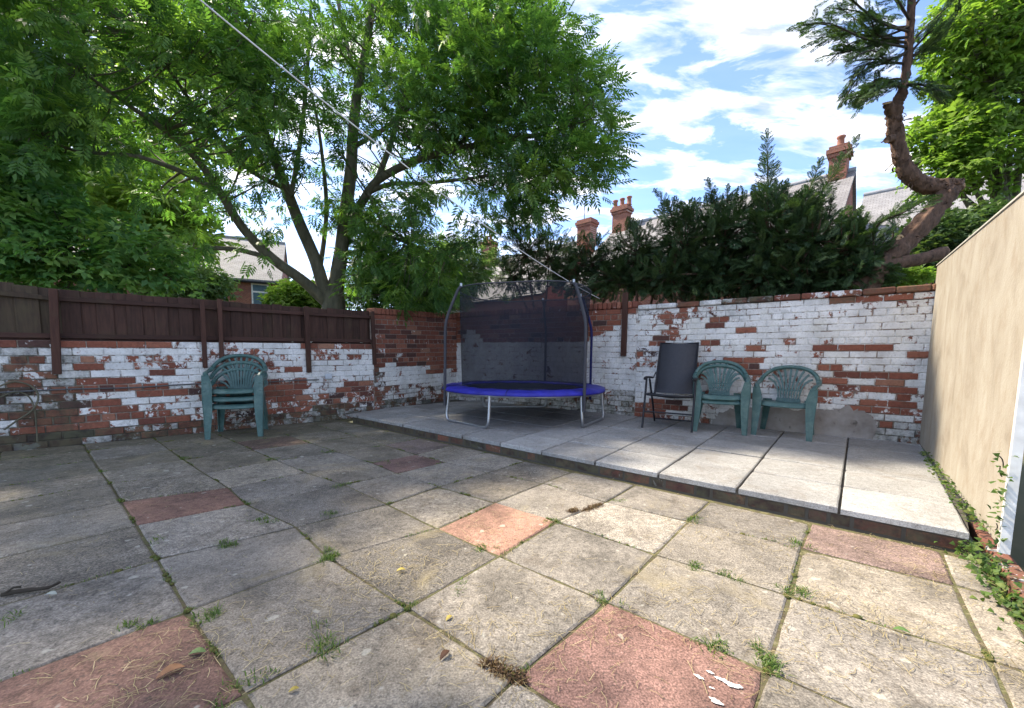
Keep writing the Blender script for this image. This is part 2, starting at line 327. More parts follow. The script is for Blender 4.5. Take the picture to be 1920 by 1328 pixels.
def slab_obj(poly, ztop, thick, parent, mat, col, name='paving_slab', tilt=.004, gap=.0045, wear=.0035):
    if area(poly) < 0: poly = poly[::-1]
    o = inset(poly, gap); i_ = inset(poly, gap+.007); c = np.mean(o, 0); n = len(o); tx, ty = random.gauss(0, tilt), random.gauss(0, tilt); dz = random.gauss(0, .0018)
    zf = lambda p, z: z+dz+(p[0]-c[0])*tx+(p[1]-c[1])*ty
    o2, i2 = [], []
    for k in range(n):
        a, b, ai, bi_ = o[k], o[(k+1) % n], i_[k], i_[(k+1) % n]; L_ = np.linalg.norm(b-a); m_ = max(1, int(L_/.085)); nr = np.array([-(b-a)[1], (b-a)[0]])/(L_+1e-9)
        for q in range(m_):
            t = q/m_; w_ = abs(rng.normal(0, wear)) if q else 2.0*abs(rng.normal(0, wear)); w_ = min(w_, .03) if (q or rng.random() > .22) else rng.uniform(.012, .035)*wear/.0035
            cin = (c-a); cin = cin/(np.linalg.norm(cin)+1e-9); dv = nr if q else cin
            o2.append(a+(b-a)*t+dv*w_*.6); i2.append(ai+(bi_-ai)*t+dv*(w_+abs(rng.normal(0, wear*.5))))
    o, i_, n = o2, i2, len(o2)
    V = [(p[0]-c[0], p[1]-c[1], zf(p, 0)) for p in i_]+[(p[0]-c[0], p[1]-c[1], zf(p, -.006)) for p in o]+[(p[0]-c[0], p[1]-c[1], -thick) for p in o]
    fs = [tuple(range(n))]+[(k, n+k, n+(k+1) % n, (k+1) % n) for k in range(n)]+[(n+k, 2*n+k, 2*n+(k+1) % n, n+(k+1) % n) for k in range(n)]
    b = MB().add(V, fs).build(name, mat, parent, Matrix.Translation((c[0], c[1], ztop))); b.color = col; return b
yard = MB()
yp = [np.array(p, float) for p in [(-9,-3),(6,-3),(6,1.0)]]+[PF1+np.array([.3,-.2]), PF0+np.array([-.1, .1]), JN+np.array([.05,0]), WL0-WLd*3.6]
yard.add([(p[0], p[1], -.0085) for p in yp], [tuple(range(len(yp)))]); yard = yard.build('yard_paving', M_SOIL); tag(yard, kind='structure')
REDS = {(0,0): (.33,.19,.138), (2,1): (.25,.145,.118), (-3,2): (.205,.118,.09), (-3,-1): (.18,.115,.10), (3,-2): (.225,.16,.137), (0,3): (.185,.108,.084), (-6,0): (.16,.10,.088), (-4,-2): (.19,.15,.135)}
LPn = np.array([WLd[1], -WLd[0]]); BRn = np.array([-(BRD0-BRD1)[1], (BRD0-BRD1)[0]]); BRn /= np.linalg.norm(BRn); PFn = np.array([PFd[1], -PFd[0]])
if PFn@(np.zeros(2)-PF0) < 0: PFn = -PFn
if LPn@(np.zeros(2)-WL0) < 0: LPn = -LPn
if BRn@(np.zeros(2)-BRD0) < 0: BRn = -BRn
for i in range(-12, 7):
    for j in range(-3, 9):
        poly = [corner(i,j), corner(i+1,j), corner(i+1,j+1), corner(i,j+1)]
        poly = clip(poly, WL0+LPn*.012, LPn)
        if len(poly) >= 3: poly = clip(poly, PF0+PFn*.03, PFn)
        if len(poly) >= 3 and i >= 3: poly = clip(poly, BRD1+BRn*.06, BRn)
        if len(poly) < 3 or abs(area(poly)) < .012: continue
        c = np.mean(poly, 0)
        if c[1] < -1.6: continue
        if (i, j) in REDS: base = REDS[(i, j)]
        else:
            v = random.gauss(.215, .035); w = random.random(); base = (v*(1.06+.05*w), v*(.955+.01*w), v*(.825-.06*w))
        dl = (c-WL0)@LPn; moss = max(0, .95-.22*dl)+(.12 if random.random() < .2 else 0)
        if (i, j) == (-7, 2): base = (.33,.30,.27)
        so_ = slab_obj(poly, 0.0, .04, yard, M_SLAB, (*base, min(1, moss)), tilt=(.0 if (i, j) == (2, 1) else .004))
        if (i, j) == (2, 1): red_slab = so_; red_c = so_.matrix_basis.translation
# ------------------------------------------------------------------ raised patio with its brick riser
pat = MB(); poly = [PF0-PFn*.03, PF1-PFn*.03, BRD0+BWd*.4, CNR+np.array([0,.0])]
poly = [PF0-PFn*.02, PF1-PFn*.02, BRD0+BWd*.25, CNR, JN+np.array([-.02,.0])]
pat.add([(p[0], p[1], PZ-.025) for p in poly]+[(p[0], p[1], -.05) for p in poly], [(0,1,2,3,4),(0,5,6,1)]); pat = pat.build('raised_patio', simple('patio_bed', (.085,.075,.06), .95)); tag(pat, kind='structure')
LEN = np.linalg.norm(PF1-PF0); V2 = (BRD0-PF1)/np.linalg.norm(BRD0-PF1); V1 = (CNR-PF0)/np.linalg.norm(CNR-PF0)
sj = [((G(x,y,PZ)[:2]-PF0)@PFd) for x,y in [(872,815),(942,829),(1025,842),(1120,862),(1237,885),(1386,911),(1574,951)]]
ss = [-.1]+[sj[0]-.58*k for k in (4,3,2,1)]+sj+[LEN]
D1, D2 = np.linalg.norm(CNR-PF0)+.3, np.linalg.norm(BRD0-PF1)+.25
for a in range(len(ss)-1):
    for b in range(6):
        def pt(s_, r_):
            w = min(max(s_/LEN, 0), 1); d = V1*(1-w)+V2*w; return PF0+PFd*s_+d*r_
        r0, r1 = [0,.60,1.20,1.80,2.42,3.05,3.75][b:b+2]
        poly = [pt(ss[a], r0), pt(ss[a+1], r0), pt(ss[a+1], r1), pt(ss[a], r1)]
        n_ = np.array([-BWd[1], BWd[0]]); n_ = n_ if n_@(-BW0) > 0 else -n_
        poly = clip(poly, BW0+n_*.004, n_)
        TWd = (CNR-JN)/np.linalg.norm(CNR-JN); n2_ = np.array([TWd[1], -TWd[0]])
        if len(poly) >= 3: poly = clip(poly, JN+n2_*.004, n2_)
        if len(poly) >= 3: poly = clip(poly, WL0+LPn*.004, LPn)
        if len(poly) >= 3: poly = clip(poly, BRD1+BRn*.0, BRn)
        if len(poly) < 3 or abs(area(poly)) < .01: continue
        v = random.gauss(.32, .03)
        slab_obj(poly, PZ, .042, pat, M_PATIO, (v*1.0, v*.985, v*.95, 1), tilt=.003, gap=.0068, wear=.0022)
# brick solids -------------------------------------------------------
def brick_mesh(L, Hh, D=.07, ch=.005):
    b = MB(); x0, x1, z0, z1 = -L/2, L/2, -Hh/2, Hh/2     # front face towards -Y, back at +D
    V = [(x0,D,z0),(x1,D,z0),(x1,D,z1),(x0,D,z1),(x0,ch,z0),(x1,ch,z0),(x1,ch,z1),(x0,ch,z1),(x0+ch,0,z0+ch),(x1-ch,0,z0+ch),(x1-ch,0,z1-ch),(x0+ch,0,z1-ch)]
    b.add(V, [(8,9,10,11),(4,5,9,8),(5,6,10,9),(6,7,11,10),(7,4,8,11),(0,1,5,4),(1,2,6,5),(2,3,7,6),(3,0,4,7),(3,2,1,0)]); return b
_bc = {}
def brick_data(L, Hh):
    key = (round(L, 2), round(Hh, 3))
    if key not in _bc: me = brick_mesh(key[0], key[1]).mesh('brick'); me.materials.append(M_BRICK); _bc[key] = me
    return _bc[key]
def frame(d, slope, n):
    x = Vector((d[0], d[1], slope)).normalized(); y = Vector((-n[0], -n[1], 0)).normalized(); z = x.cross(y).normalized(); return Matrix((x, y, z)).transposed()
rn = PFn
s_ = .02
while s_ < LEN-.05:
    L = random.choice((.235, .235, .115)); L = min(L, LEN-s_)
    c = PF0+PFd*(s_+L/2)-PFn*.018
    o = link('brick', brick_data(L-.012, .072), None, pat, Matrix.Translation((c[0], c[1], .044)) @ frame(PFd, 0, PFn).to_4x4() @ Matrix.Rotation(random.gauss(0, .01), 4, 'Z'))
    o.color = (random.choice((0,0,.1,.25)), random.uniform(.58,.9) if s_ > 2 else random.uniform(.7,.97), random.uniform(.1,.65), 1); s_ += L
# ------------------------------------------------------------------ brick walls
def in_any(R, x, y): return any(a <= x <= b and c <= y <= d for a, b, c, d in R)
def lerp(pts, x):
    if x <= pts[0][0]: return pts[0][1]
    for (a, b), (c, d) in zip(pts, pts[1:]):
        if x <= c: return b+(d-b)*(x-a)/(c-a)
    return pts[-1][1]
def cover_right(x, y):      # painted back wall behind the chairs
    bare = [(1529,1574,650,663),(1577,1626,651,663),(1629,1683,650,664),(1665,1684,616,633),(1708,1738,664,680),(1529,1573,678,690),(1550,1598,693,706),(1599,1651,693,706),(1653,1711,693,707),(1526,1566,707,718),(1665,1694,709,723),(1597,1650,722,737),(1664,1707,725,738),(1526,1570,733,747),(1672,1697,741,754),(1597,1648,752,767),(1668,1703,755,770),(1640,1728,770,784),(1646,1700,786,798),(1336,1361,598,612),(1385,1410,609,623),(1401,1440,649,662),(1212,1245,634,650),(1308,1342,637,650),(1114,1140,659,671),(1192,1212,661,672),(1189,1204,683,692),(1371,1420,675,699),(1394,1412,699,712),(1302,1320,683,707),(1126,1155,712,722),(1154,1187,725,737),(1395,1418,737,750),(1190,1236,757,785),(1228,1292,752,766),(1318,1345,732,745)]
    part = [(1463,1506,636,650),(1309,1330,650,668),(1220,1300,560,640),(1200,1240,655,690),(1526,1600,716,760),(1110,1190,735,760),(1400,1500,690,730)]
    if y < 546: return .02, .45
    if y < 561 and x > 1440: return .42, .35
    if y < 566: return .3, .62
    P = .93; D = .27
    if in_any(part, x, y): P = .62
    if in_any(bare, x, y): P = .06
    if x < 1420 and y < 600: D = .42; P -= .12
    if y > 775: D = max(D, .42); P -= .25
    if y > 800: D = .55
    if x < 1200 and y < lerp([(1100,640),(1140,632),(1155,612),(1185,590),(1195,575)], x): P, D = 0, .2
    return P, D
def cover_back(x, y):
    if y < lerp([(850,642),(870,640),(874,618),(888,622),(905,640),(1095,640),(1110,633),(1140,625),(1160,606),(1190,585)], x): return 0, .22
    return (.9, .26) if y < 735 else (.75, .6)
def cover_tall(x, y):
    top = lerp([(700,640),(716,640),(717,684),(798,684),(802,703),(826,703),(828,689),(842,690),(846,702),(860,702)], x)
    if x < 716: return (.35, .45) if y > 690 else (.05, .3)
    if y < top: return 0, .24
    if y < 722: return .92, .18
    return (.62, .48) if y < 748 else (.55, .68)
def cover_left(x, y):
    cab = lerp([(0,735),(385,718),(600,712),(700,712)], x); D = .28 + (.25 if x < 150 else 0)
    top = lerp([(0,652),(110,655),(385,652),(700,652)], x)
    if y < top-1: return (.12 if x < 300 or x > 580 else .75), .35
    bare = [(152,190,672,728),(19,92,672,688),(298,348,693,708),(190,242,711,727),(448,490,665,677),(543,562,692,705),(478,492,688,702),(650,684,664,675),(620,640,684,695),(560,600,648,655)]
    part = [(247,362,668,694),(0,110,690,740),(400,520,655,700),(584,640,655,680)]
    if y < cab:
        P = .86
        if in_any(part, x, y): P = .52
        if in_any(bare, x, y): P = .05
        if x < 100 and y > 690: D = .58
        return P, D
    P = .12
    if in_any([(200,280,735,758),(150,175,735,760),(0,60,745,770),(0,40,790,815),(580,640,712,735),(290,380,745,775)], x, y): P = .7
    elif random.random() < .2: P = .5
    b = lerp([(0,850),(659,785)], x); D = .34 + (.36 if y > b-26 else 0) + (.26 if x < 150 else .0)
    if x > 380 and y > b-45: P = max(P, .42)
    return P, D
def brick_wall(name, A, B, zb, zt, n_out, rows, cover, label, L=.25, cope=None, thick=.22, keep=300, header_every=4, s_pad=(0,0)):
    """A,B plan points left to right; zb,zt: functions of 0..1 along the wall"""
    A = np.array(A); B = np.array(B); LEN_ = np.linalg.norm(B-A); d = (B-A)/LEN_
    root = empty(name, (A[0], A[1], 0)); tag(root, label, 'wall')
    T0 = Matrix.Translation((-A[0], -A[1], 0)); n3 = np.array([n_out[0], n_out[1]])
    todo = []
    for k in range(rows):
        hd = (k % header_every == header_every-1); l = L/2 if hd else L
        s = -s_pad[0]-(0 if (k % 2 == 0) else l/2)-random.uniform(0, .03)
        while s < LEN_+s_pad[1]-.02:
            a0, a1 = max(s, -s_pad[0]), min(s+l, LEN_+s_pad[1]); s += l
            if a1-a0 < .05: continue
            sc = (a0+a1)/2; w = sc/LEN_; z0, z1 = zb(w), zt(w); zc = z0+(z1-z0)*(k+.5)/rows; hh = (z1-z0)/rows
            e = .01; sl_ = ((zb(w+e)+(zt(w+e)-zb(w+e))*(k+.5)/rows)-zc)/(e*LEN_)
            p = A+d*sc+n3*random.gauss(.0, .0025); px, py = prj((p[0], p[1], zc)); P, D = cover(px, py)
            P = min(1, max(0, .5+(P-.5)*.84+random.gauss(0, .09))); D = min(1, max(0, D+random.gauss(0, .06)))
            T = min(1, max(0, random.gauss(.56, .17))) if random.random() > .07 else random.uniform(0, .15)
            M = Matrix.Translation((p[0], p[1], zc)) @ (frame(d, sl_, n_out) @ Matrix.Rotation(random.gauss(0, .006), 3, 'Z')).to_4x4()
            depth = (np.array([p[0], p[1], zc])-ORI)@FW; score = (a1-a0)/max(depth, .5)**2 if (-30 < px < IW+30 and depth > .5) else 0
            todo.append((score, a1-a0-.011, hh-.011, M, (P, D, T, 1)))
    todo.sort(key=lambda t: -t[0])
    for sc, l, h_, M, c in todo[:keep]:
        o = link('brick', brick_data(l, h_), None, root, T0 @ M); o.color = c
    rest = todo[keep:]
    if rest:
        mb = MB(); cols = []
        for sc, l, h_, M, c in rest:
            b = brick_mesh(l, h_); mb.add([(T0 @ M) @ Vector(v) for v in b.v], b.f); cols += [c]*len(b.v)
        o = mb.build('bricks', M_BRICKA, root); tag(o, kind='stuff'); at_ = o.data.attributes.new('cover', 'FLOAT_COLOR', 'POINT'); at_.data.foreach_set('color', np.array(cols, np.float32).ravel())
    # mortar core, recessed behind the brick faces
    nx, nz_ = max(2, int(LEN_/.12)), max(2, rows); V = []; cols = []; fs = []
    for iz in range(nz_+1):
        for ix in range(nx+1):
            w = (ix/nx*(LEN_+s_pad[0]+s_pad[1])-s_pad[0])/LEN_; p = A+d*w*LEN_-n3*.009; z = zb(w)-.03+(zt(w)-zb(w)+.026)*iz/nz_
            V.append((p[0], p[1], z)); px, py = prj(V[-1]) if ((np.array(V[-1])-ORI)@FW) > .3 else (-500, 700); P, D = cover(px, py); cols.append((max(0, .5+(P-.5)*.84-.22), min(1, D+.14), .5, 1))
    nf = len(V)
    for iz in range(nz_):
        for ix in range(nx): q = iz*(nx+1)+ix; fs.append((q, q+1, q+nx+2, q+nx+1))
    for ix in (0, nx):
        for iz in (0, nz_): v = V[iz*(nx+1)+ix]; V.append((v[0]-n3[0]*thick, v[1]-n3[1]*thick, v[2])); cols.append((0, .4, .5, 1))
    tl, tr_ = nz_*(nx+1), nz_*(nx+1)+nx; fs += [(tl, tr_, nf+3, nf+1), (0, tl, nf+1, nf), (nx, nf+2, nf+3, tr_), (nf, nf+1, nf+3, nf+2)]
    mb = MB(); mb.add([Vector(v)-Vector((A[0], A[1], 0)) for v in V], fs); o = mb.build('mortar', M_MORTAR, root)
    at_ = o.data.attributes.new('cover', 'FLOAT_COLOR', 'POINT'); at_.data.foreach_set('color', np.array(cols, np.float32).ravel())
    # coping
    if cope:
        mode, l, h_, over = cope; s = -s_pad[0]
        while s < LEN_+s_pad[1]-.03:
            ll = min(l*random.uniform(.94, 1.06), LEN_+s_pad[1]-s); sc = s+ll/2; w = sc/LEN_; s += ll; z = zt(w); e = .01; sl_ = (zt(w+e)-z)/(e*LEN_)
            p = A+d*sc+n3*(over+random.gauss(0, .004)); M = T0 @ Matrix.Translation((p[0], p[1], z+h_/2)) @ frame(d, sl_, n_out).to_4x4() @ Matrix.Rotation(random.gauss(0, .015), 4, 'Z') @ Matrix.Rotation(random.gauss(0, .012), 4, 'Y')
            px, py = prj((p[0], p[1], z+h_/2)); P, D = cover(px, py)
            key = ('cope', round(ll, 2), h_)
            if key not in _bc:
                b = MB().box((0, .11, 0), (key[1]-.008, .23, h_-.004), bev=.012); me = b.mesh('coping_brick'); me.materials.append(M_BRICK); _bc[key] = me
            o = link('coping_brick', _bc[key], None, root, M); o.color = (max(0, P+random.gauss(0, .12)), min(1, D+random.uniform(0, .22)), random.uniform(.3, .9), 1)
    return root
n_left = LPn; n_back = np.array([-BWd[1], BWd[0]]); n_back = n_back if n_back@(-BW0) > 0 else -n_back
TWd = (CNR-JN)/np.linalg.norm(CNR-JN); n_tall = np.array([TWd[1], -TWd[0]])
A_l = WL0-WLd*2.35
zf0, zf1 = onwall(0,637,WL0,WL0+WLd)[2], onwall(690,645,WL0,WL0+WLd)[2]
Ll = np.linalg.norm(JN-A_l); w0 = ((onwall(0,637,WL0,WL0+WLd)[:2]-A_l)@WLd)/Ll; w1 = ((onwall(690,645,WL0,WL0+WLd)[:2]-A_l)@WLd)/Ll
ztl = lambda w: zf0+(zf1-zf0)*(w-w0)/(w1-w0)
wall_l = brick_wall('garden_wall', A_l, JN, lambda w: -.01, ztl, n_left, 14, cover_left, 'low brick wall with peeling white paint under the brown fence', keep=300)
zt0, zt1 = onwall(706,590,JN,CNR)[2], onwall(850,598,JN,CNR)[2]
brick_wall('garden_wall', JN, CNR, lambda w: .0, lambda w: zt0+(zt1-zt0)*w, n_tall, 21, cover_tall, 'tall red brick wall between the fence end and the trampoline corner', cope=('edge', .085, .11, .012), keep=300, s_pad=(0, .14))
BM = onwall(1192,700,BW0,BW0+BWd)[:2]; BE = BRD0+BWd*.12; BE = BW0+BWd*((BE-BW0)@BWd)
zb0, zb1 = onwall(870,595,BW0,BW0+BWd)[2], onwall(1185,578,BW0,BW0+BWd)[2]
brick_wall('garden_wall', CNR, BM, lambda w: .0, lambda w: zb0+(zb1-zb0)*w, n_back, 21, cover_back, 'red brick back wall with white lower half behind the trampoline', cope=('edge', .085, .11, .012), keep=300, s_pad=(.06, 0))
zr0, zr1 = onwall(1196,582,BW0,BW0+BWd)[2], onwall(1742,546,BW0,BW0+BWd)[2]
wall_r = brick_wall('garden_wall', BM, BE, lambda w: .03, lambda w: zr0+(zr1-zr0)*w, n_back, 22, cover_right, 'white painted brick wall with bare red patches behind the chairs', cope=('flat', .30, .075, .03), keep=300)
# cement render patch low on the painted wall
def cement_material():
    t = NT('cement_patch'); c = t.ramp(t.noise(5, 5, .6), (.3, (.22,.19,.165)), (.55, (.33,.30,.275)), (.8, (.40,.375,.35))); c = t.mix(t.ramp(t.noise(9, 4), (.62, 0.0), (.72, .75)), c, (.04,.03,.024)); t.bump(t.noise(40, 5), .4, .006); return t.done(c, .9)
pts = [(1338,790),(1345,778),(1370,768),(1420,764),(1480,768),(1520,769),(1560,767),(1600,766),(1622,770),(1640,785),(1645,806),(1636,824)]
pts = [(x+random.gauss(0, 3), y+random.gauss(0, 3)) for a_, b_ in zip(pts, pts[1:]) for x, y in [(a_[0]+(b_[0]-a_[0])*k/4, a_[1]+(b_[1]-a_[1])*k/4) for k in range(4)]]
up = [onwall(x, y, BW0+n_back*.012, BW0+n_back*.012+BWd) for x, y in pts]; dn = [np.array([p[0], p[1], PZ-.01]) for p in up]
mb = MB(); o0 = np.array([BM[0], BM[1], 0]); nb3 = np.array([n_back[0], n_back[1], 0])
ring = up+dn[::-1]; k = len(ring); mb.add([p-o0 for p in ring]+[p-o0-nb3*.03 for p in ring], [tuple(range(k))[::-1]]+[(a, (a+1) % k, k+(a+1) % k, k+a) for a in range(k)])
mb.build('cement_patch', cement_material(), wall_r)
# ------------------------------------------------------------------ fence on the low wall
fo = WL0+n_left*.0; fence = empty('fence', (fo[0], fo[1], 1.0)); tag(fence, 'dark brown board fence with posts standing on the low wall', 'fence')
FT = np.array([fo[0], fo[1], 1.0])
def fpt(x, y, off=0.0): return onwall(x, y, WL0+n_left*off, WL0+n_left*off+WLd)
def fs_(x, y=600): return (fpt(x, y)[:2]-WL0)@WLd
topz = [(fs_(x), fpt(x, y)[2]) for x, y in [(-60,519),(2,527),(99,541),(240,550),(380,560),(420,564),(575,575),(699,583)]]
botz = lambda s: ztl(((WL0+WLd*s-A_l)@WLd)/Ll)
s_end = fs_(697); s = A_l@WLd-WL0@WLd+.02; s0f = s; sm = fs_(99)
def fbox(name, c, size, mat, tiltx=0.0, slope=0.0):
    R = frame(WLd, slope, n_left)
    if tiltx: R = R @ Matrix.Rotation(tiltx, 3, 'Y')
    b = MB().box((0,0,0), size, bev=.004); return b.build(name, mat, fence, Matrix.Translation((c[0]-FT[0], c[1]-FT[1], c[2]-FT[2])) @ R.to_4x4())
bi = 0
while s < s_end-.03:
    bi += 1; wd = .165 if s < sm else random.uniform(.115, .145); wd = min(wd, s_end-s); sc = s+wd/2; zt_ = lerp(topz, sc)+random.gauss(0, .004); zb_ = botz(sc)+.02
    p = WL0+WLd*sc-n_left*(.085+(.021 if bi % 2 else 0)); fbox('fence_board', (p[0], p[1], (zt_+zb_)/2), (wd+.012, .018, zt_-zb_), M_FENCEG if s < sm and random.random() < .7 else M_FENCE); s += wd
posts_px = [(100,542,702,.068),(379,563,690,.05),(411,561,680,.05),(574,575,699,.062),(698,584,684,.05)]
pss = [s0f]+[fs_(p[0]+6) for p in posts_px]
for a, b in zip(pss, pss[1:]):
    if b-a < .08: continue
    for f_, hgt, mt in ((.0, .05, M_RAIL), (1.0, .055, M_RAIL)):
        m = (a+b)/2
        za, zb_ = (lerp(topz, a)-.105, lerp(topz, b)-.105) if f_ == 0 else (botz(a)+.05, botz(b)+.05)
        p = WL0+WLd*m-n_left*.055; fbox('rail', (p[0], p[1], (za+zb_)/2), (b-a-.01, .04, hgt), M_FENCEG if (a < sm-.1 and f_ == 0) else mt, 0, (zb_-za)/(b-a))
    p = WL0+WLd*((a+b)/2)-n_left*.09; fbox('gravel_board', (p[0], p[1], botz((a+b)/2)+.0), (b-a, .03, .04), M_RAIL, 0, (botz(b)-botz(a))/(b-a))
for x, yt, yb, wd in posts_px:
    pt_, pb_ = fpt(x, yt, .03), fpt(x+.05*(yb-yt)*.9, yb, .03); m = (pt_+pb_)/2; s_t, s_b = (pt_[:2]-WL0)@WLd, (pb_[:2]-WL0)@WLd; h_ = pt_[2]-pb_[2]
    fbox('post', m, (wd, .062, h_), M_POST, -math.atan2(s_b-s_t, h_))
# cable clipped along the low wall, with its junction box
cb = MB(); path = [fpt(x, y, .014) for x, y in [(-40,738),(0,736),(130,730),(250,727),(330,722),(400,719),(470,719),(540,714),(598,712)]]
cb.tube(smooth_path(path, 4), .009, 6); c_ = cb.build('wall_cable', M_CABLE); tag(c_, 'thin grey cable running along the low painted wall', 'cable')
p = fpt(616, 706, .03); jb = MB().box((0,0,0), (.10,.05,.085), bev=.008).build('junction_box', M_BOXM, None, Matrix.Translation(p) @ frame(WLd, 0, n_left).to_4x4()); tag(jb, 'small pale junction box on the low wall at the cable end', 'junction box')
mb = MB(); q = [fpt(x, y, .05+.03*math.sin(k)) for k, (x, y) in enumerate([(8,806),(30,790),(60,770),(72,745),(60,725),(30,716),(5,722),(-20,735)])]
mb.tube(smooth_path(q, 5), .009, 6); q2 = [fpt(x, y, .04) for x, y in [(0,745),(30,735),(55,745),(66,775),(70,830)]]; mb.tube(smooth_path(q2, 5), .007, 6)
o = mb.build('dead_vine', M_BARK); tag(o, 'dead looping vine stem against the mossy end of the low wall', 'vine')
# timber post screwed to the back wall
pt_, pb_ = onwall(1171,549,BW0+n_back*.03,BW0+n_back*.03+BWd), onwall(1171,668,BW0+n_back*.03,BW0+n_back*.03+BWd)
o = MB().box((0,0,0), (.085,.05,pt_[2]-pb_[2]), bev=.006).build('timber_post', M_POST, None, Matrix.Translation((pt_+pb_)/2) @ frame(BWd, 0, n_back).to_4x4()); tag(o, 'brown timber post fixed upright to the back wall', 'post')
# ------------------------------------------------------------------ hoarding on the right
def hoarding_material():
    t = NT('hoarding_sheet'); v = t.scaled(t.pos(), (1, 1, .55)); n1 = t.noise(3.6, 6, .62, v, .6); n2_ = t.noise(11, 5, .6, v); c = t.ramp(n1, (.30, (.245,.205,.158)), (.47, (.325,.286,.228)), (.68, (.375,.34,.28)))
    c = t.mix(t.ramp(n2_, (.50, 0.0), (.70, .62)), c, (.27,.215,.155)); c = t.mix(t.ramp(t.noise(70, 4), (.6, 0.0), (.8, .25)), c, (.50,.47,.43)); c = t.mix(t.ramp(t.noise(17, 6, .7, dist=1.5), (.60, 0.0), (.66, .35)), c, (.24,.19,.14)); t.bump(t.math('ADD', t.noise(55, 5), t.math('MULTIPLY', t.noise(6, 4), 1.5)), .35, .006); return t.done(c, .75)
hd = BRD1-BRD0; HL = np.linalg.norm(hd); hd = hd/HL; M_HOARD = hoarding_material()
zh0, zh1 = onwall(1748,514,BRD0,BRD1)[2], onwall(1918,380,BRD0,BRD1)[2]
hr = empty('hoarding', (BRD0[0], BRD0[1], PZ)); tag(hr, 'tall cream board hoarding with white trim along the side of the yard', 'hoarding')
zl0, zl1 = .145, .13
def hq(s, z, off): p = BRD0+hd*s+BRn*off; return (p[0]-BRD0[0], p[1]-BRD0[1], z-PZ)
def zht(s): return zh0+(zh1-zh0)*s/HL
mb = MB(); N = 14
rings = [[hq(HL*k/N, zl0+(zl1-zl0)*k/N, .02), hq(HL*k/N, zl0, -.0), hq(HL*k/N, zht(HL*k/N), 0), hq(HL*k/N, zht(HL*k/N), .02)] for k in range(N+1)]
mb.loft(rings).build('board_panel', M_HOARD, hr)
mb = MB(); mb.loft([[hq(-.01, zht(0)+.002, .028), hq(-.01, zht(0)+.002, -.012), hq(-.01, zht(0)+.013, -.012), hq(-.01, zht(0)+.013, .028)], [hq(HL+.01, zht(HL)+.002, .028), hq(HL+.01, zht(HL)+.002, -.012), hq(HL+.01, zht(HL)+.013, -.012), hq(HL+.01, zht(HL)+.013, .028)]]).build('top_trim', simple('cream_trim', (.52,.50,.44), .6), hr)
mb = MB(); mb.loft([[hq(HL-.022, z, .027), hq(HL+.012, z, .027), hq(HL+.012, z, -.01), hq(HL-.022, z, -.01)] for z in (zl1-.02, zht(HL)+.03)]).build('end_trim', M_WHITE, hr)
# low brick edging under the hoarding
eg = empty('brick_edging', (BRD1[0], BRD1[1], 0)); tag(eg, 'low row of old edging bricks under the hoarding end', 'edging'); s = -.55
for k in range(8):
    p = BRD1-hd*(-s)*1.0+BRn*.03; L = .22; o = link('brick', brick_data(.205, .072), None, eg, Matrix.Translation((p[0]-BRD1[0], p[1]-BRD1[1], .03)) @ frame(-hd, 0, BRn).to_4x4()); o.color = (.3, .55, .5, 1); s += L
# ------------------------------------------------------------------ washing line
P0 = at(368, -6, 2.6); P1 = onwall(1126, 561, BW0, BW0+BWd)+nb3*.03; n = 28; mb = MB()
pa = [P0+(P1-P0)*(k/n)-np.array([0, 0, 1])*.42*4*(k/n)*(1-k/n)*0.32 for k in range(-8, n+1)]
mb.tube(pa, .0052, 6); o = mb.build('washing_line', M_CORD); tag(o, 'white washing line sagging from overhead down to the back wall', 'washing line')
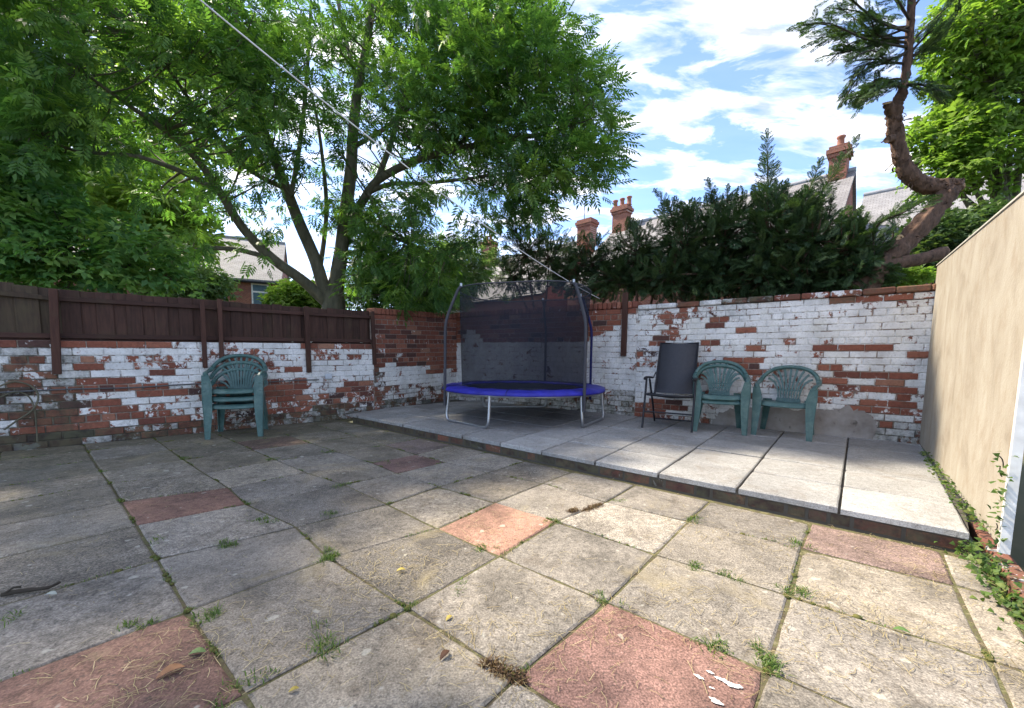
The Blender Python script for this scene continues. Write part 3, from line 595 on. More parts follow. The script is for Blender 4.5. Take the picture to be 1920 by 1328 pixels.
# ------------------------------------------------------------------ green plastic chairs
def bez(P, n):
    P = [np.asarray(p, float) for p in P]; out = []
    for k in range(n+1):
        t = k/n; Q = P
        while len(Q) > 1: Q = [Q[i]*(1-t)+Q[i+1]*t for i in range(len(Q)-1)]
        out.append(Q[0])
    return out
def make_chair():
    root = empty('garden_chair'); m = M_PLAST
    # seat: dished sheet with rolled front lip
    nu, nv = 10, 10; top = []; 
    for j in range(nv+1):
        v = j/nv; y = -.245+v*.455; hw = .245-.055*v; row = []
        for i in range(nu+1):
            u = i/nu*2-1; z = .43-.035*math.sin(min(1, v*1.1)*math.pi*.5)-.012*(1-u*u)*math.sin(v*math.pi)+.012*abs(u)**4
            if v < .12: z -= .055*((.12-v)/.12)**1.6
            row.append((u*hw, y+(.02*(u*u) if v < .2 else 0), z))
        top.append(row)
    sm_ = MB(); W_ = nu+1; V = [p for r in top for p in r]; V2_ = [(p[0], p[1], p[2]-.014) for p in V]; nn_ = len(V)
    fs = [(j*W_+i, j*W_+i+1, (j+1)*W_+i+1, (j+1)*W_+i) for j in range(nv) for i in range(nu)]
    bd = [i for i in range(W_)]+[j*W_+nu for j in range(1, nv+1)]+[nv*W_+i for i in range(nu-1, -1, -1)]+[j*W_ for j in range(nv-1, 0, -1)]
    sm_.add(V+V2_, fs+[tuple(nn_+q for q in f[::-1]) for f in fs]+[(bd[k], nn_+bd[k], nn_+bd[(k+1) % len(bd)], bd[(k+1) % len(bd)]) for k in range(len(bd))], True)
    sm_.build('seat', m, root)
    # side aprons joining seat to legs
    for sx_ in (-1, 1):
        mb = MB(); A0 = [(sx_*.245,-.235,.40),(sx_*.255,-.235,.335),(sx_*.262,-.225,.335),(sx_*.255,-.225,.40)]
        A1 = [(sx_*.205,.2,.395),(sx_*.215,.2,.35),(sx_*.225,.2,.35),(sx_*.217,.2,.395)]
        if sx_ < 0: A0, A1 = A0[::-1], A1[::-1]
        mb.loft([A0, A1]).build('seat_rim', m, root)
    # arch and arms
    half = [(-.275,-.235,.585),(-.295,-.17,.625),(-.308,-.03,.635),(-.31,.08,.645),(-.298,.165,.68),(-.262,.235,.745),(-.19,.283,.805),(-.095,.305,.835),(0,.312,.843)]
    arm = smooth_path(half[:5], 4); 
    for sx_ in (1, -1):
        mb = MB(); mb.tube([(sx_*p[0], p[1], p[2]) for p in arm], [.030]*len(arm), 8, ref=(0,0,1), flat=.5); mb.build('armrest', m, root)
    arch = half[4:]+[(-p[0], p[1], p[2]) for p in half[4:-1][::-1]]; arch = smooth_path(arch, 4)
    mb = MB(); mb.tube(arch, [.026]*len(arch), 8, ref=(0,-.5,1)); mb.build('backrest_frame', m, root)
    # fan of back slats
    for k in range(9):
        t = (k-4)/4; ang = t*1.12
        x1, z1 = math.sin(ang)*.262, .575+math.cos(ang)*.262; y1 = .312-.075*abs(t)**2; z1 = min(z1, .835)
        P = bez([(t*.105,.205,.40),(t*.115,.235,.55),(t*.135,.275,.66),(x1,y1,z1)], 8); mb = MB(); rings = []
        for q, p in enumerate(P):
            w = (.0065+.0065*(q/8)); d = P[min(q+1, 8)]-P[max(q-1, 0)]; d /= np.linalg.norm(d); sx2 = np.cross(d, (0,-1,.25)); sx2 /= np.linalg.norm(sx2); nn2 = np.cross(sx2, d)
            rings.append([p-sx2*w-nn2*.006, p+sx2*w-nn2*.006, p+sx2*w+nn2*.006, p-sx2*w+nn2*.006])
        mb.loft(rings).build('slat', m, root)
    mb = MB(); mb.loft([[(-.135,.200,.385+.0),(.135,.200,.385),(.135,.214,.385),(-.135,.214,.385)], [(-.125,.218,.445),(.125,.218,.445),(.125,.230,.445),(-.125,.230,.445)]]).build('back_panel', m, root)
    mb = MB(); mb.loft([[(-.128,.238,.535),(.128,.238,.535),(.128,.248,.535),(-.128,.248,.535)], [(-.132,.244,.556),(.132,.244,.556),(.132,.254,.556),(-.132,.254,.556)]]).build('back_band', m, root)
    # legs: angled channel sections
    for sx_ in (-1, 1):
        for fr in (True, False):
            mb = MB()
            if fr: pa_ = [((sx_*.283,-.242,.60), .034), ((sx_*.268,-.248,.47), .050), ((sx_*.266,-.262,.30), .042), ((sx_*.276,-.285,.0), .026)]
            else: pa_ = [((sx_*.215,.19,.43), .045), ((sx_*.232,.225,.26), .036), ((sx_*.262,.285,.0), .025)]
            yd = 1 if fr else -1; R1 = []; R2 = []
            for (p, w) in pa_:
                x, y, z = p; R1.append([(x-w, y, z), (x+w, y, z), (x+w, y+yd*.010, z), (x-w, y+yd*.010, z)]); xo = x+sx_*w
                R2.append([(xo-.005, y, z), (xo+.005, y, z), (xo+.005, y+yd*w*1.25, z), (xo-.005, y+yd*w*1.25, z)])
            mb.loft(R1); mb.loft(R2); mb.build('leg', m, root)
    return root
chair0 = make_chair(); used = [False]
def put_chair(loc, rz, label, group=None):
    c = chair0 if not used[0] else copy_tree(chair0); used[0] = True; c.location = loc; c.rotation_euler = (0, 0, rz); tag(c, label, 'chair', 'green plastic garden chairs'); return c
for k, lb in enumerate(('bottom green chair of the three stacked by the low wall', 'middle green chair of the three stacked by the low wall', 'topmost green chair of the three stacked by the low wall')):
    rz = math.radians(24); put_chair((-3.60-.006*k+.412*.0*k, 5.165+.012*k, .095*k), rz, lb)
put_chair((2.735,5.185,PZ), math.radians(-25), 'lower green chair of the nested pair beside the grey recliner')
put_chair((2.74,5.195,PZ+.055), math.radians(-25), 'upper green chair of the nested pair beside the grey recliner')
put_chair((3.41,4.90,PZ), math.radians(-41), 'single green plastic chair nearest the cream hoarding')
# ------------------------------------------------------------------ folding recliner
rc = empty('recliner_chair', (2.20,5.42,PZ), math.radians(-30)); tag(rc, 'dark grey folding recliner chair with a tall mesh back', 'recliner')
X = .275
bt, tp = np.array([0,.16,.43]), np.array([0,.47,1.16]); 
mb = MB(); mb.tube([(-X+.02,*bt[1:]),(-X+.02,*tp[1:]),(X-.02,*tp[1:]),(X-.02,*bt[1:])], .014, 8); mb.build('back_frame', M_DARKM, rc)
rings = []
for k in range(9):
    t = k/8; p = bt+(tp-bt)*(.02+t*.97); bow = .025*math.sin(t*math.pi); rings.append([(-X+.026, p[1]+bow*.3, p[2]), (0, p[1]+bow, p[2]-.004), (X-.026, p[1]+bow*.3, p[2]), (X-.026, p[1]+bow*.3+.006, p[2]+.003), (0, p[1]+bow+.006, p[2]), (-X+.026, p[1]+bow*.3+.006, p[2]+.003)])
mb = MB(); mb.loft(rings, smooth=True); mb.build('back_sling', M_SLING, rc)
mb = MB(); mb.tube([(-X,.18,.425),(-X,-.30,.455),(-X+.01,-.325,.45),(X-.01,-.325,.45),(X,-.30,.455),(X,.18,.425)], .014, 8); mb.build('seat_frame', M_DARKM, rc)
rings = []
for k in range(7):
    t = k/6; y = -.315+t*.47; z = .455-.03*t-.03*math.sin(t*math.pi); rings.append([(-X+.01, y, z+.008), (0, y, z-.012), (X-.01, y, z+.008), (X-.01, y, z+.002), (0, y, z-.018), (-X+.01, y, z+.002)])
mb = MB(); mb.loft(rings, smooth=True); mb.build('seat_sling', M_SLING, rc)
for sx_ in (-1, 1):
    x = sx_*.305
    mb = MB(); ap = smooth_path([(x,-.31,.655),(x,-.22,.675),(x,-.05,.672),(x,.12,.66),(x,.22,.655)], 3); mb.tube(ap, [.022,.026]+[.028]*(len(ap)-3)+[.02], 8, ref=(0,0,1), flat=.55); mb.build('armrest', M_BLACKP, rc)
    mb = MB(); mb.tube([(x,-.36,0),(x,-.30,.22),(x,-.20,.65)], .0135, 8, ref=(0,1,0), flat=1.3); mb.build('leg', M_DARKM, rc)
    mb = MB(); mb.tube([(x-sx_*.03,.36,0),(x-sx_*.03,.10,.35),(x-sx_*.03,-.15,.65)], .0135, 8, ref=(0,1,0), flat=1.3); mb.build('leg', M_DARKM, rc)
    mb = MB(); mb.tube([(x-sx_*.015,.20,.655),(x-sx_*.03,.285,.73)], .009, 6); mb.build('strut', M_DARKM, rc)
mb = MB(); mb.tube([(-.305,-.305,.22),(.305,-.305,.22)], .011, 6); mb.build('crossbar', M_DARKM, rc)
mb = MB(); mb.tube([(-.275,.335,.045),(.275,.335,.045)], .012, 6); mb.build('crossbar', M_DARKM, rc)
# ------------------------------------------------------------------ trampoline
TC = np.array([.18, 6.13]); TR = 1.22; tr = empty('trampoline', (TC[0], TC[1], PZ)); tag(tr, 'round trampoline with blue pad and dark safety net in the wall corner', 'trampoline')
HP = .475
def tp_(a, r, z): return (r*math.cos(math.radians(a)), r*math.sin(math.radians(a)), z)
def ringtube(r, z, rad, n=64): 
    mb = MB(); rings = []
    for k in range(n+1):
        a = 360*k/n; rings.append([(np.array(tp_(a, r+rad*math.cos(t), z+rad*math.sin(t)))) for t in [2*math.pi*q/8 for q in range(8)]])
    mb.loft(rings, True, False, True); return mb
ringtube(TR-.03, HP-.045, .019).build('frame', M_STEEL, tr)
prof = [(TR-.30, HP-.005),(TR-.29, HP+.018),(TR-.20, HP+.032),(TR-.08, HP+.028),(TR+.005, HP+.006),(TR+.022, HP-.030),(TR+.012, HP-.040),(TR-.02, HP-.018),(TR-.28, HP-.012)]
mb = MB(); n = 72; rings = []
for k in range(n+1):
    a = 360*k/n; wob = .006*math.sin(k*1.7)+.004*math.sin(k*.9+1); rings.append([tp_(a, r+wob, z+wob*(.6 if q < 5 else .3)) for q, (r, z) in enumerate(prof)])
mb.loft(rings, True, False, True); mb.build('pad', M_BLUE, tr)
mb = MB(); rr = [.0, .3, .6, .93]; V = [(0, 0, HP-.03)]; fs = []; n = 48
for q, r in enumerate(rr[1:]): V += [tp_(360*k/n, r, HP-.03+.012*(r/.93)**2) for k in range(n)]
fs += [(0, 1+k, 1+(k+1) % n) for k in range(n)]
for q in range(len(rr)-2): fs += [(1+q*n+k, 1+(q+1)*n+k, 1+(q+1)*n+(k+1) % n, 1+q*n+(k+1) % n) for k in range(n)]
jm = mb.add(V, fs, True).build('jump_mat', M_MAT, tr)
for a in range(0, 360, 60):
    mb = MB(); mb.tube([tp_(a+18, r, z+.003) for r, z in prof[1:6]], .005, 5); mb.build('pad_seam', M_BLUED, tr)
mb = MB(); mb.add([(-.10,-.42,HP-.010),(.30,-.38,HP-.010),(.31,-.31,HP-.010),(-.09,-.35,HP-.010)], [(0,1,2,3)]).build('logo_print', M_GREYPRINT, jm)
for a, b in ((204,247),(308,351),(68,125)):
    A_ = np.array(tp_(a, TR-.03, HP-.05)); B_ = np.array(tp_(b, TR-.03, HP-.05)); fa, fb = np.array(tp_(a, TR+.0, .02)), np.array(tp_(b, TR+.0, .02)); dd = (fb-fa)/np.linalg.norm(fb-fa)
    pth = [A_, A_*.5+fa*.5+np.array([0,0,.02]), fa+np.array([0,0,.09]), fa+np.array([0,0,.03])+dd*.02, fa+dd*.08, (fa+fb)/2, fb-dd*.08, fb+np.array([0,0,.03])-dd*.02, fb+np.array([0,0,.09]), B_*.5+fb*.5+np.array([0,0,.02]), B_]
    mb = MB(); mb.tube(smooth_path(pth, 3), .0205, 8); mb.build('leg', M_STEEL, tr)
NT_, NR = 2.02, .985
for a, mt in ((204, M_FOAM), (308, M_FOAM), (70, M_FOAM), (24, M_BLUED)):
    pth = [tp_(a, TR+.025, HP-.25), tp_(a, TR+.025, HP), tp_(a, TR+.02, HP+.45), tp_(a, TR+.015, HP+.85), tp_(a, TR-.03, HP+1.05), tp_(a, NR+.07, HP+1.38), tp_(a, NR+.02, NT_-.13+.02)]
    mb = MB(); sp = smooth_path(pth, 4); mb.tube(sp, .021, 10); p_ = mb.build('pole', mt, tr)
    e = np.array(sp[-1]); MB().tube([e, e+np.array([0,0,.05])], .019, 8).build('pole_cap', M_STEEL, p_)
mb = MB(); n = 64; V = []; fs = []; lv = [HP+.01, HP+.35, HP+.8, HP+1.2, NT_-.10]
for q, z in enumerate(lv):
    for k in range(n):
        a = 360*k/n; sag = (.035*(1-math.cos(math.radians((a-70)*3)))*.5 if q == len(lv)-1 else 0); r = (.955, .955, .965, .975, NR)[q]+.012*math.sin(k*.55+q); V.append(tp_(a, r, z-sag))
for q in range(len(lv)-1): fs += [(q*n+k, q*n+(k+1) % n, (q+1)*n+(k+1) % n, (q+1)*n+k) for k in range(n)]
net = mb.add(V, fs, True).build('safety_net', M_NET, tr)
rings = []
for k in range(n+1): p = np.array(V[(len(lv)-1)*n+k % n]); rings.append([p+np.array(tp_(360*k/n, .006*math.cos(t), 0))+np.array([0,0,.010*math.sin(t)]) for t in [2*math.pi*q/6 for q in range(6)]])
MB().loft(rings, True, False, True).build('hem', M_FOAM, net)
# ------------------------------------------------------------------ houses beyond the walls
def housebrick():
    t = NT('house_brick'); bt_ = t.node('ShaderNodeTexBrick'); bt_.inputs['Scale'].default_value = 4.2; bt_.inputs['Color1'].default_value = (.27,.105,.068,1); bt_.inputs['Color2'].default_value = (.19,.072,.05,1); bt_.inputs['Mortar'].default_value = (.32,.24,.2,1); bt_.inputs['Mortar Size'].default_value = .012
    t.l.new(t.scaled(t.obj(), (1,1,1), (math.radians(90),0,0)), bt_.inputs[0]); c = t.mix(.6, bt_.outputs[0], t.ramp(t.noise(3, 5), (.3, .65), (.7, 1.1)), 'MULTIPLY'); return t.done(c, .9)
def slate(name, c0, c1):
    t = NT(name); bt_ = t.node('ShaderNodeTexBrick'); bt_.inputs['Scale'].default_value = 3.8; bt_.inputs['Color1'].default_value = (*c0,1); bt_.inputs['Color2'].default_value = (*c1,1); bt_.inputs['Mortar'].default_value = (c0[0]*.35,c0[1]*.35,c0[2]*.35,1); bt_.inputs['Mortar Size'].default_value = .022; bt_.inputs['Brick Width'].default_value = .75; bt_.inputs['Row Height'].default_value = .42
    u = t.node('ShaderNodeUVMap'); t.l.new(u.outputs[0], bt_.inputs[0]); c = t.mix(.7, bt_.outputs[0], t.ramp(t.noise(2.2, 6, .65), (.3, .65), (.7, 1.15)), 'MULTIPLY'); t.bump(bt_.outputs['Fac'], .4, .02); return t.done(c, .75)
M_HB = housebrick(); M_SL = slate('slate_roof', (.20,.19,.19), (.25,.24,.24)); M_SLD = slate('slate_roof_dark', (.24,.235,.24), (.29,.285,.29)); M_TERRA = simple('terracotta', (.30,.13,.085), .8); M_GLASS = simple('window_glass', (.10,.16,.20), .12); M_FLASH = simple('lead', (.30,.31,.33), .6)
def uv_planar(o):
    me = o.data; uv = me.uv_layers.new(name='UVMap')
    for p in me.polygons:
        n_ = p.normal; z_ = Vector((0,0,1)); t_ = (z_-n_*n_.dot(z_)); t_ = t_.normalized() if t_.length > 1e-3 else Vector((0,1,0)); u_ = t_.cross(n_)
        for li in p.loop_indices: co = me.vertices[me.loops[li].vertex_index].co; uv.data[li].uv = (co.dot(u_), co.dot(t_))
def chimney(parent, loc, w, d, h, pots, rz, P0_):
    R = Matrix.Rotation(rz, 3, 'Z'); mb = MB(); mb.box((0,0,h/2), (w,d,h)); mb.box((0,0,h-.28), (w+.10,d+.10,.12)); mb.box((0,0,h-.12), (w+.20,d+.20,.16)); mb.box((0,0,h+.03), (w+.06,d+.06,.10))
    M_ = Matrix.Translation(Vector(loc)-Vector(P0_)) @ R.to_4x4(); c = mb.build('chimney', M_HB, parent, M_)
    for k in range(pots):
        x = (k-(pots-1)/2)*.42; MB().lathe([(.13,0),(.15,.04),(.12,.08),(.11,.36),(.145,.40),(.145,.46),(.10,.46)], 12).build('chimney_pot', M_TERRA, c, Matrix.Translation((x, 0, h+.06)))
    return c
def house(name, label, P0_, d, L, depth, ze, zr, roofmat, chims=(), wins=(), wallmat=None, over=.25):
    """P0_ ridge-end plan point, d ridge direction, roof falls towards -n (camera side) and +n"""
    d = np.array(d)/np.linalg.norm(d); n_ = np.array([d[1], -d[0]]); 
    if n_@(-np.array(P0_)) < 0: n_ = -n_                              # n_ points to the camera side
    root = empty(name, (P0_[0], P0_[1], -.3)); tag(root, label, 'house'); O_ = np.array([P0_[0], P0_[1], -.3]); h2 = depth/2
    q = lambda s, t, z: np.array([P0_[0]+d[0]*s+n_[0]*t, P0_[1]+d[1]*s+n_[1]*t, z])-O_
    mb = MB(); V = [q(0,h2,-.3), q(L,h2,-.3), q(L,-h2,-.3), q(0,-h2,-.3), q(0,h2,ze), q(L,h2,ze), q(L,-h2,ze), q(0,-h2,ze), q(0,0,zr-.05), q(L,0,zr-.05)]
    mb.add(V, [(0,1,5,4),(2,3,7,6),(1,2,6,9,5),(3,0,4,8,7)]).build('wall', wallmat or M_HB, root)
    for sg in (1, -1):
        sl_ = (zr-ze)/h2; e = h2+over; mb = MB(); a = [q(-over*.4,0,zr), q(L+over*.4,0,zr), q(L+over*.4,sg*e,ze-sl_*over), q(-over*.4,sg*e,ze-sl_*over)]; b = [p+np.array([0,0,.09]) for p in a]
        o = mb.add(b+a, [(0,1,2,3),(7,6,5,4),(0,4,5,1),(1,5,6,2),(2,6,7,3),(3,7,4,0)]).build('roof', roofmat, root); uv_planar(o)
    mb = MB(); mb.tube([q(-.1,0,zr+.09), q(L+.1,0,zr+.09)], .11, 6); mb.build('ridge_tiles', M_FLASH, root)
    mb = MB(); sl_ = (zr-ze)/h2; gp = q(0,h2+over,ze-sl_*over)-np.array([0,0,.05]); gq = q(L,h2+over,ze-sl_*over)-np.array([0,0,.05]); mb.tube([gp, gq], .07, 6); mb.build('gutter', M_DARKM, root)
    for (s, t, zb_, w, dd, h_, pots) in chims:
        p = q(s, t, zb_)+O_; chimney(root, p, w, dd, h_, pots, math.atan2(d[1], d[0]), O_)
    for (s, z, w, h_) in wins:
        c = q(s, h2, z); R = Matrix(((d[0], n_[0], 0), (d[1], n_[1], 0), (0, 0, 1))); 
        f = MB().box((0,0,0), (w,.10,h_), bev=.01).build('window', M_WHITE, root, Matrix.Translation(Vector(c)) @ R.to_4x4())
        MB().box((0,.052,-h_*.14), (w-.16,.02,h_*.60), bev=.003).build('pane', M_GLASS, f); MB().box((0,.052,h_*.33), (w-.16,.02,h_*.22), bev=.003).build('pane', M_GLASS, f); MB().box((0,.08,-h_/2-.05), (w+.2,.16,.08)).build('sill', M_FLASH, f)
    return root
HD = np.array([-.714, .70])
pA = at(1608, 322, 16.0); zA = pA[2]
house('terraced_house', 'slate roofed house with tall brick chimney behind the conifers', pA[:2]+HD*.15, HD, 10.2, 9.0, zA-3.7, zA, M_SL, chims=[(.42,.15,zA-.5,.56,.70,1.42,1),(9.75,.3,zA-.9,.85,.55,1.85,3)])
pB = at(1104, 452, 25.0)
house('terraced_house', 'farther slate roofed house showing left of the double chimneys', pB[:2], HD, 9.5, 8.0, pB[2]-3.4, pB[2], M_SL, chims=[(-.05,.3,pB[2]-.4,.95,.7,1.45,0),(8.9,.2,pB[2]-.5,1.0,.7,2.0,2)])
q0 = at(1096,392,24.7); MB().tube([q0-np.array([0,0,.9]), q0+np.array([0,0,.9])], .025, 5).tube([q0+np.array([-.4,0,.75]), q0+np.array([.5,0,.85])], .018, 5)
an = MB(); an.tube([q0-np.array([0,0,1.0]), q0+np.array([0,0,.35])], .022, 5); an.tube([q0+np.array([-.1,0,.25]), q0+np.array([.5,0,.42])], .014, 5); o = an.build('television_aerial', M_DARKM); tag(o, 'thin television aerial on the squat brick chimney', 'aerial')
pC = at(1945, 300, 15.0)
house('brick_house', 'grey roofed house beyond the cream hoarding', pC[:2]+np.array([1.5,-1.0]), (-.72,.69), 6.4, 7.5, pC[2]-3.4, pC[2], M_SLD)
pD = at(525, 525, 23.0); zD = pD[2]
house('brick_house', 'red brick house with grey roof glimpsed over the fence under the ash tree', pD[:2]+np.array([-1.75,3.6]), (-.9,-.43), 12, 8.0, zD, zD+2.9, M_SLD, wins=[(.95,zD-1.05,.85,1.5),(5.0,zD-1.05,.85,1.5)], over=.3)
dp = at(423,545,22.8); o = MB().tube([(dp[0],dp[1],-.3),(dp[0],dp[1],zD-.1)], .10, 8).build('drainpipe', M_WHITE, None); o.name = 'drainpipe'; tag(o, 'pale drainpipe on the brick house glimpsed over the fence', 'drainpipe')
# corrugated shed roof peeping over the tall brick wall
sd = at(810, 600, 9.7); shed = empty('garden_shed', (sd[0], sd[1], -.3), math.radians(18)); tag(shed, 'pale corrugated shed roof peeping over the tall brick wall', 'shed'); zs = at(810, 572, 9.9)[2]+.3
MB().box((0, .7, (zs-.25)/2), (1.7, 1.2, zs-.25)).build('wall', simple('shed_boards', (.22,.17,.12), .8), shed)
mb = MB(); rings = []
for k in range(61): x = -.95+1.9*k/60; dz = .018*math.sin(k*math.pi/2.5); rings.append([(x, -.02, zs-.19+dz), (x, 1.45, zs+.02+dz), (x, 1.45, zs+.028+dz), (x, -.02, zs-.182+dz)])
mb.loft(rings, smooth=True); mb.build('roof', simple('corrugated_sheet', (.42,.40,.34), .6), shed)
# ------------------------------------------------------------------ foliage builders
def unit(a): return a/(np.linalg.norm(a, axis=-1, keepdims=True)+1e-9)
def frames(d, up):
    d = unit(d); x = unit(np.cross(up, d)); y = np.cross(d, x); return np.stack([d, x, y], -1)      # columns: along, across, normal
def template_compound(pairs=4, leaflet=.10, wid=.031, rach=.20):
    q = []
    def leaf(b, ang, L, w, droop):
        dx, dy = math.cos(ang), math.sin(ang); b = np.array(b); t = b+np.array([dx, dy, -droop])*L; m = b+np.array([dx, dy, -droop*.3])*L*.45; s = np.array([-dy, dx, 0])*w
        q.append([b, m+s+[0,0,.003], t, m-s+[0,0,.003]])
    for k in range(pairs):
        x = rach*(.28+.72*k/pairs)
        for sg in (-1, 1): leaf((x, 0, -.10*x*x/rach), sg*(1.05-.08*k), leaflet*(1-.06*abs(k-1.5)), wid*.5, .25)
    leaf((rach, 0, -.1*rach), 0, leaflet*1.1, wid*.55, .3)
    q.append([(0,.002,0), (0,-.002,0), (rach,-.001,-.1*rach), (rach,.001,-.1*rach)])
    return np.array(q, float)
def template_broad(n=4, L=.11, w=.055):
    q = []
    for k in range(n):
        a = (k-(n-1)/2)*1.05; dx, dy = math.cos(a), math.sin(a); b = np.array([.03*k, 0, 0]); t = b+np.array([dx, dy, -.25])*L; m = b+np.array([dx, dy, .02])*L*.5; s = np.array([-dy, dx, 0])*w*.5; q.append([b, m+s, t, m-s])
    return np.array(q, float)
def template_frond(L=.32, n=10):
    q = []; r_ = np.random.default_rng(3)
    for k in range(n):
        x = L*(.10+.90*k/n); l = (.085*math.sin(math.pi*(.25+.72*k/n))+.028)*r_.uniform(.8, 1.2); zc = .10*x*x/L
        for sg in (-1, 1):
            a = sg*(.62-.2*k/n)+r_.normal(0, .1); dx, dy = math.cos(a), math.sin(a); b = np.array([x, 0, zc]); t = b+np.array([dx, dy, r_.uniform(-.25, .2)])*l; s = np.array([-dy, dx, 0])*.008; m = b*.55+t*.45+np.array([0, 0, .006]); q.append([b, m+s, t, m-s])
            for f, sd in ((.35, 1), (.6, -1)):
                b2 = b+(t-b)*f; a2 = a+sd*sg*.55; l2 = l*.55*(1.25-f); t2 = b2+np.array([math.cos(a2), math.sin(a2), r_.uniform(-.2, .2)])*l2; s2 = np.array([-math.sin(a2), math.cos(a2), 0])*.007; m2 = b2*.55+t2*.45; q.append([b2, m2+s2, t2, m2-s2])
    q.append([(0,.003,0), (0,-.003,0), (L,-.001,.1*L), (L,.001,.1*L)]); return np.array(q, float)
def scatter(template, pos, d, up, scale, tone, jit=.12):
    """template (q,4,3); pos,d,up (m,3) -> verts, quads, tone"""
    R = frames(d, up); T = template.reshape(-1, 3); V = np.einsum('mij,kj->mki', R, T)*scale[:, None, None]+pos[:, None, :]
    m, q = len(pos), len(template); tn = np.repeat(tone[:, None], q, 1)+rng.normal(0, jit, (m, q)); tn = np.repeat(np.clip(tn, 0, 1)[:, :, None], 4, 2)
    V = V.reshape(-1, 3); return V, np.arange(len(V)).reshape(-1, 4), tn.reshape(-1)
def limb_mesh(mb, nodes, n=8): 
    P = smooth_path([x[0] for x in nodes], 4); R = []
    for i in range(len(nodes)-1):
        for k in range(4): R.append(nodes[i][1]+(nodes[i+1][1]-nodes[i][1])*k/4)
    R.append(nodes[-1][1]); mb.tube(P, R, n); return list(zip(P, R))
def twigs(mb, centers, skel, r0=.012, sag=.12, n=4, maxl=3.0):
    SP = np.array([p for p, r in skel]); SR = np.array([r for p, r in skel])
    for c in centers:
        d = SP-c; dist = np.linalg.norm(d, axis=1)+np.maximum(0, SP[:, 2]-c[2])*.9+SR*1.5; k = dist.argmin(); a = SP[k]; L = np.linalg.norm(c-a)
        if L > maxl: continue
        m = (a+c)/2+rng.normal(0, .10*L, 3)+np.array([0, 0, -sag*L*.5]); rr = min(SR[k]*.6, r0+.008*L)
        P = bez([a, m, c], 4); mb.tube(P, [rr*(1-.7*t/4) for t in range(5)], n, False)
def tree_root(name, label, base, group=None): o = empty(name, tuple(base)); tag(o, label, 'tree' if 'hedge' not in name and 'shrub' not in name and 'bush' not in name else 'shrub', group); return o
def crown(root, V, Q, tone, mat, name='crown'):
    me = fast_mesh(name, V-np.array(root.location), Q, tone); return link(name, me, mat, root)
def trunk(root, mb, mat): 
    o = np.array(root.location); mb.v = [(v[0]-o[0], v[1]-o[1], v[2]-o[2]) for v in mb.v]; return mb.build('trunk', mat, root)
CEN_UP = np.array([0, 0, 1.])
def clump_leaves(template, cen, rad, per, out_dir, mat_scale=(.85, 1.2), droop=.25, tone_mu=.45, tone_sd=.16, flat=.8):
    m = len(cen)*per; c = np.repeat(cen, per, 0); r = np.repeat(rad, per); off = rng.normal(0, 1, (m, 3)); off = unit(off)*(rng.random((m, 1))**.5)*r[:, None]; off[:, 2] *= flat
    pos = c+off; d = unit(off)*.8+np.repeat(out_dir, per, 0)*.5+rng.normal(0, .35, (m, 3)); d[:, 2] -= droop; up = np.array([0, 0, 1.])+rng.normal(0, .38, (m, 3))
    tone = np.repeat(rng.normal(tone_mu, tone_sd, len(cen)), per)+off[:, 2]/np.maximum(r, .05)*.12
    return scatter(template, pos, d, up, rng.uniform(*mat_scale, m), np.clip(tone, .02, .98))
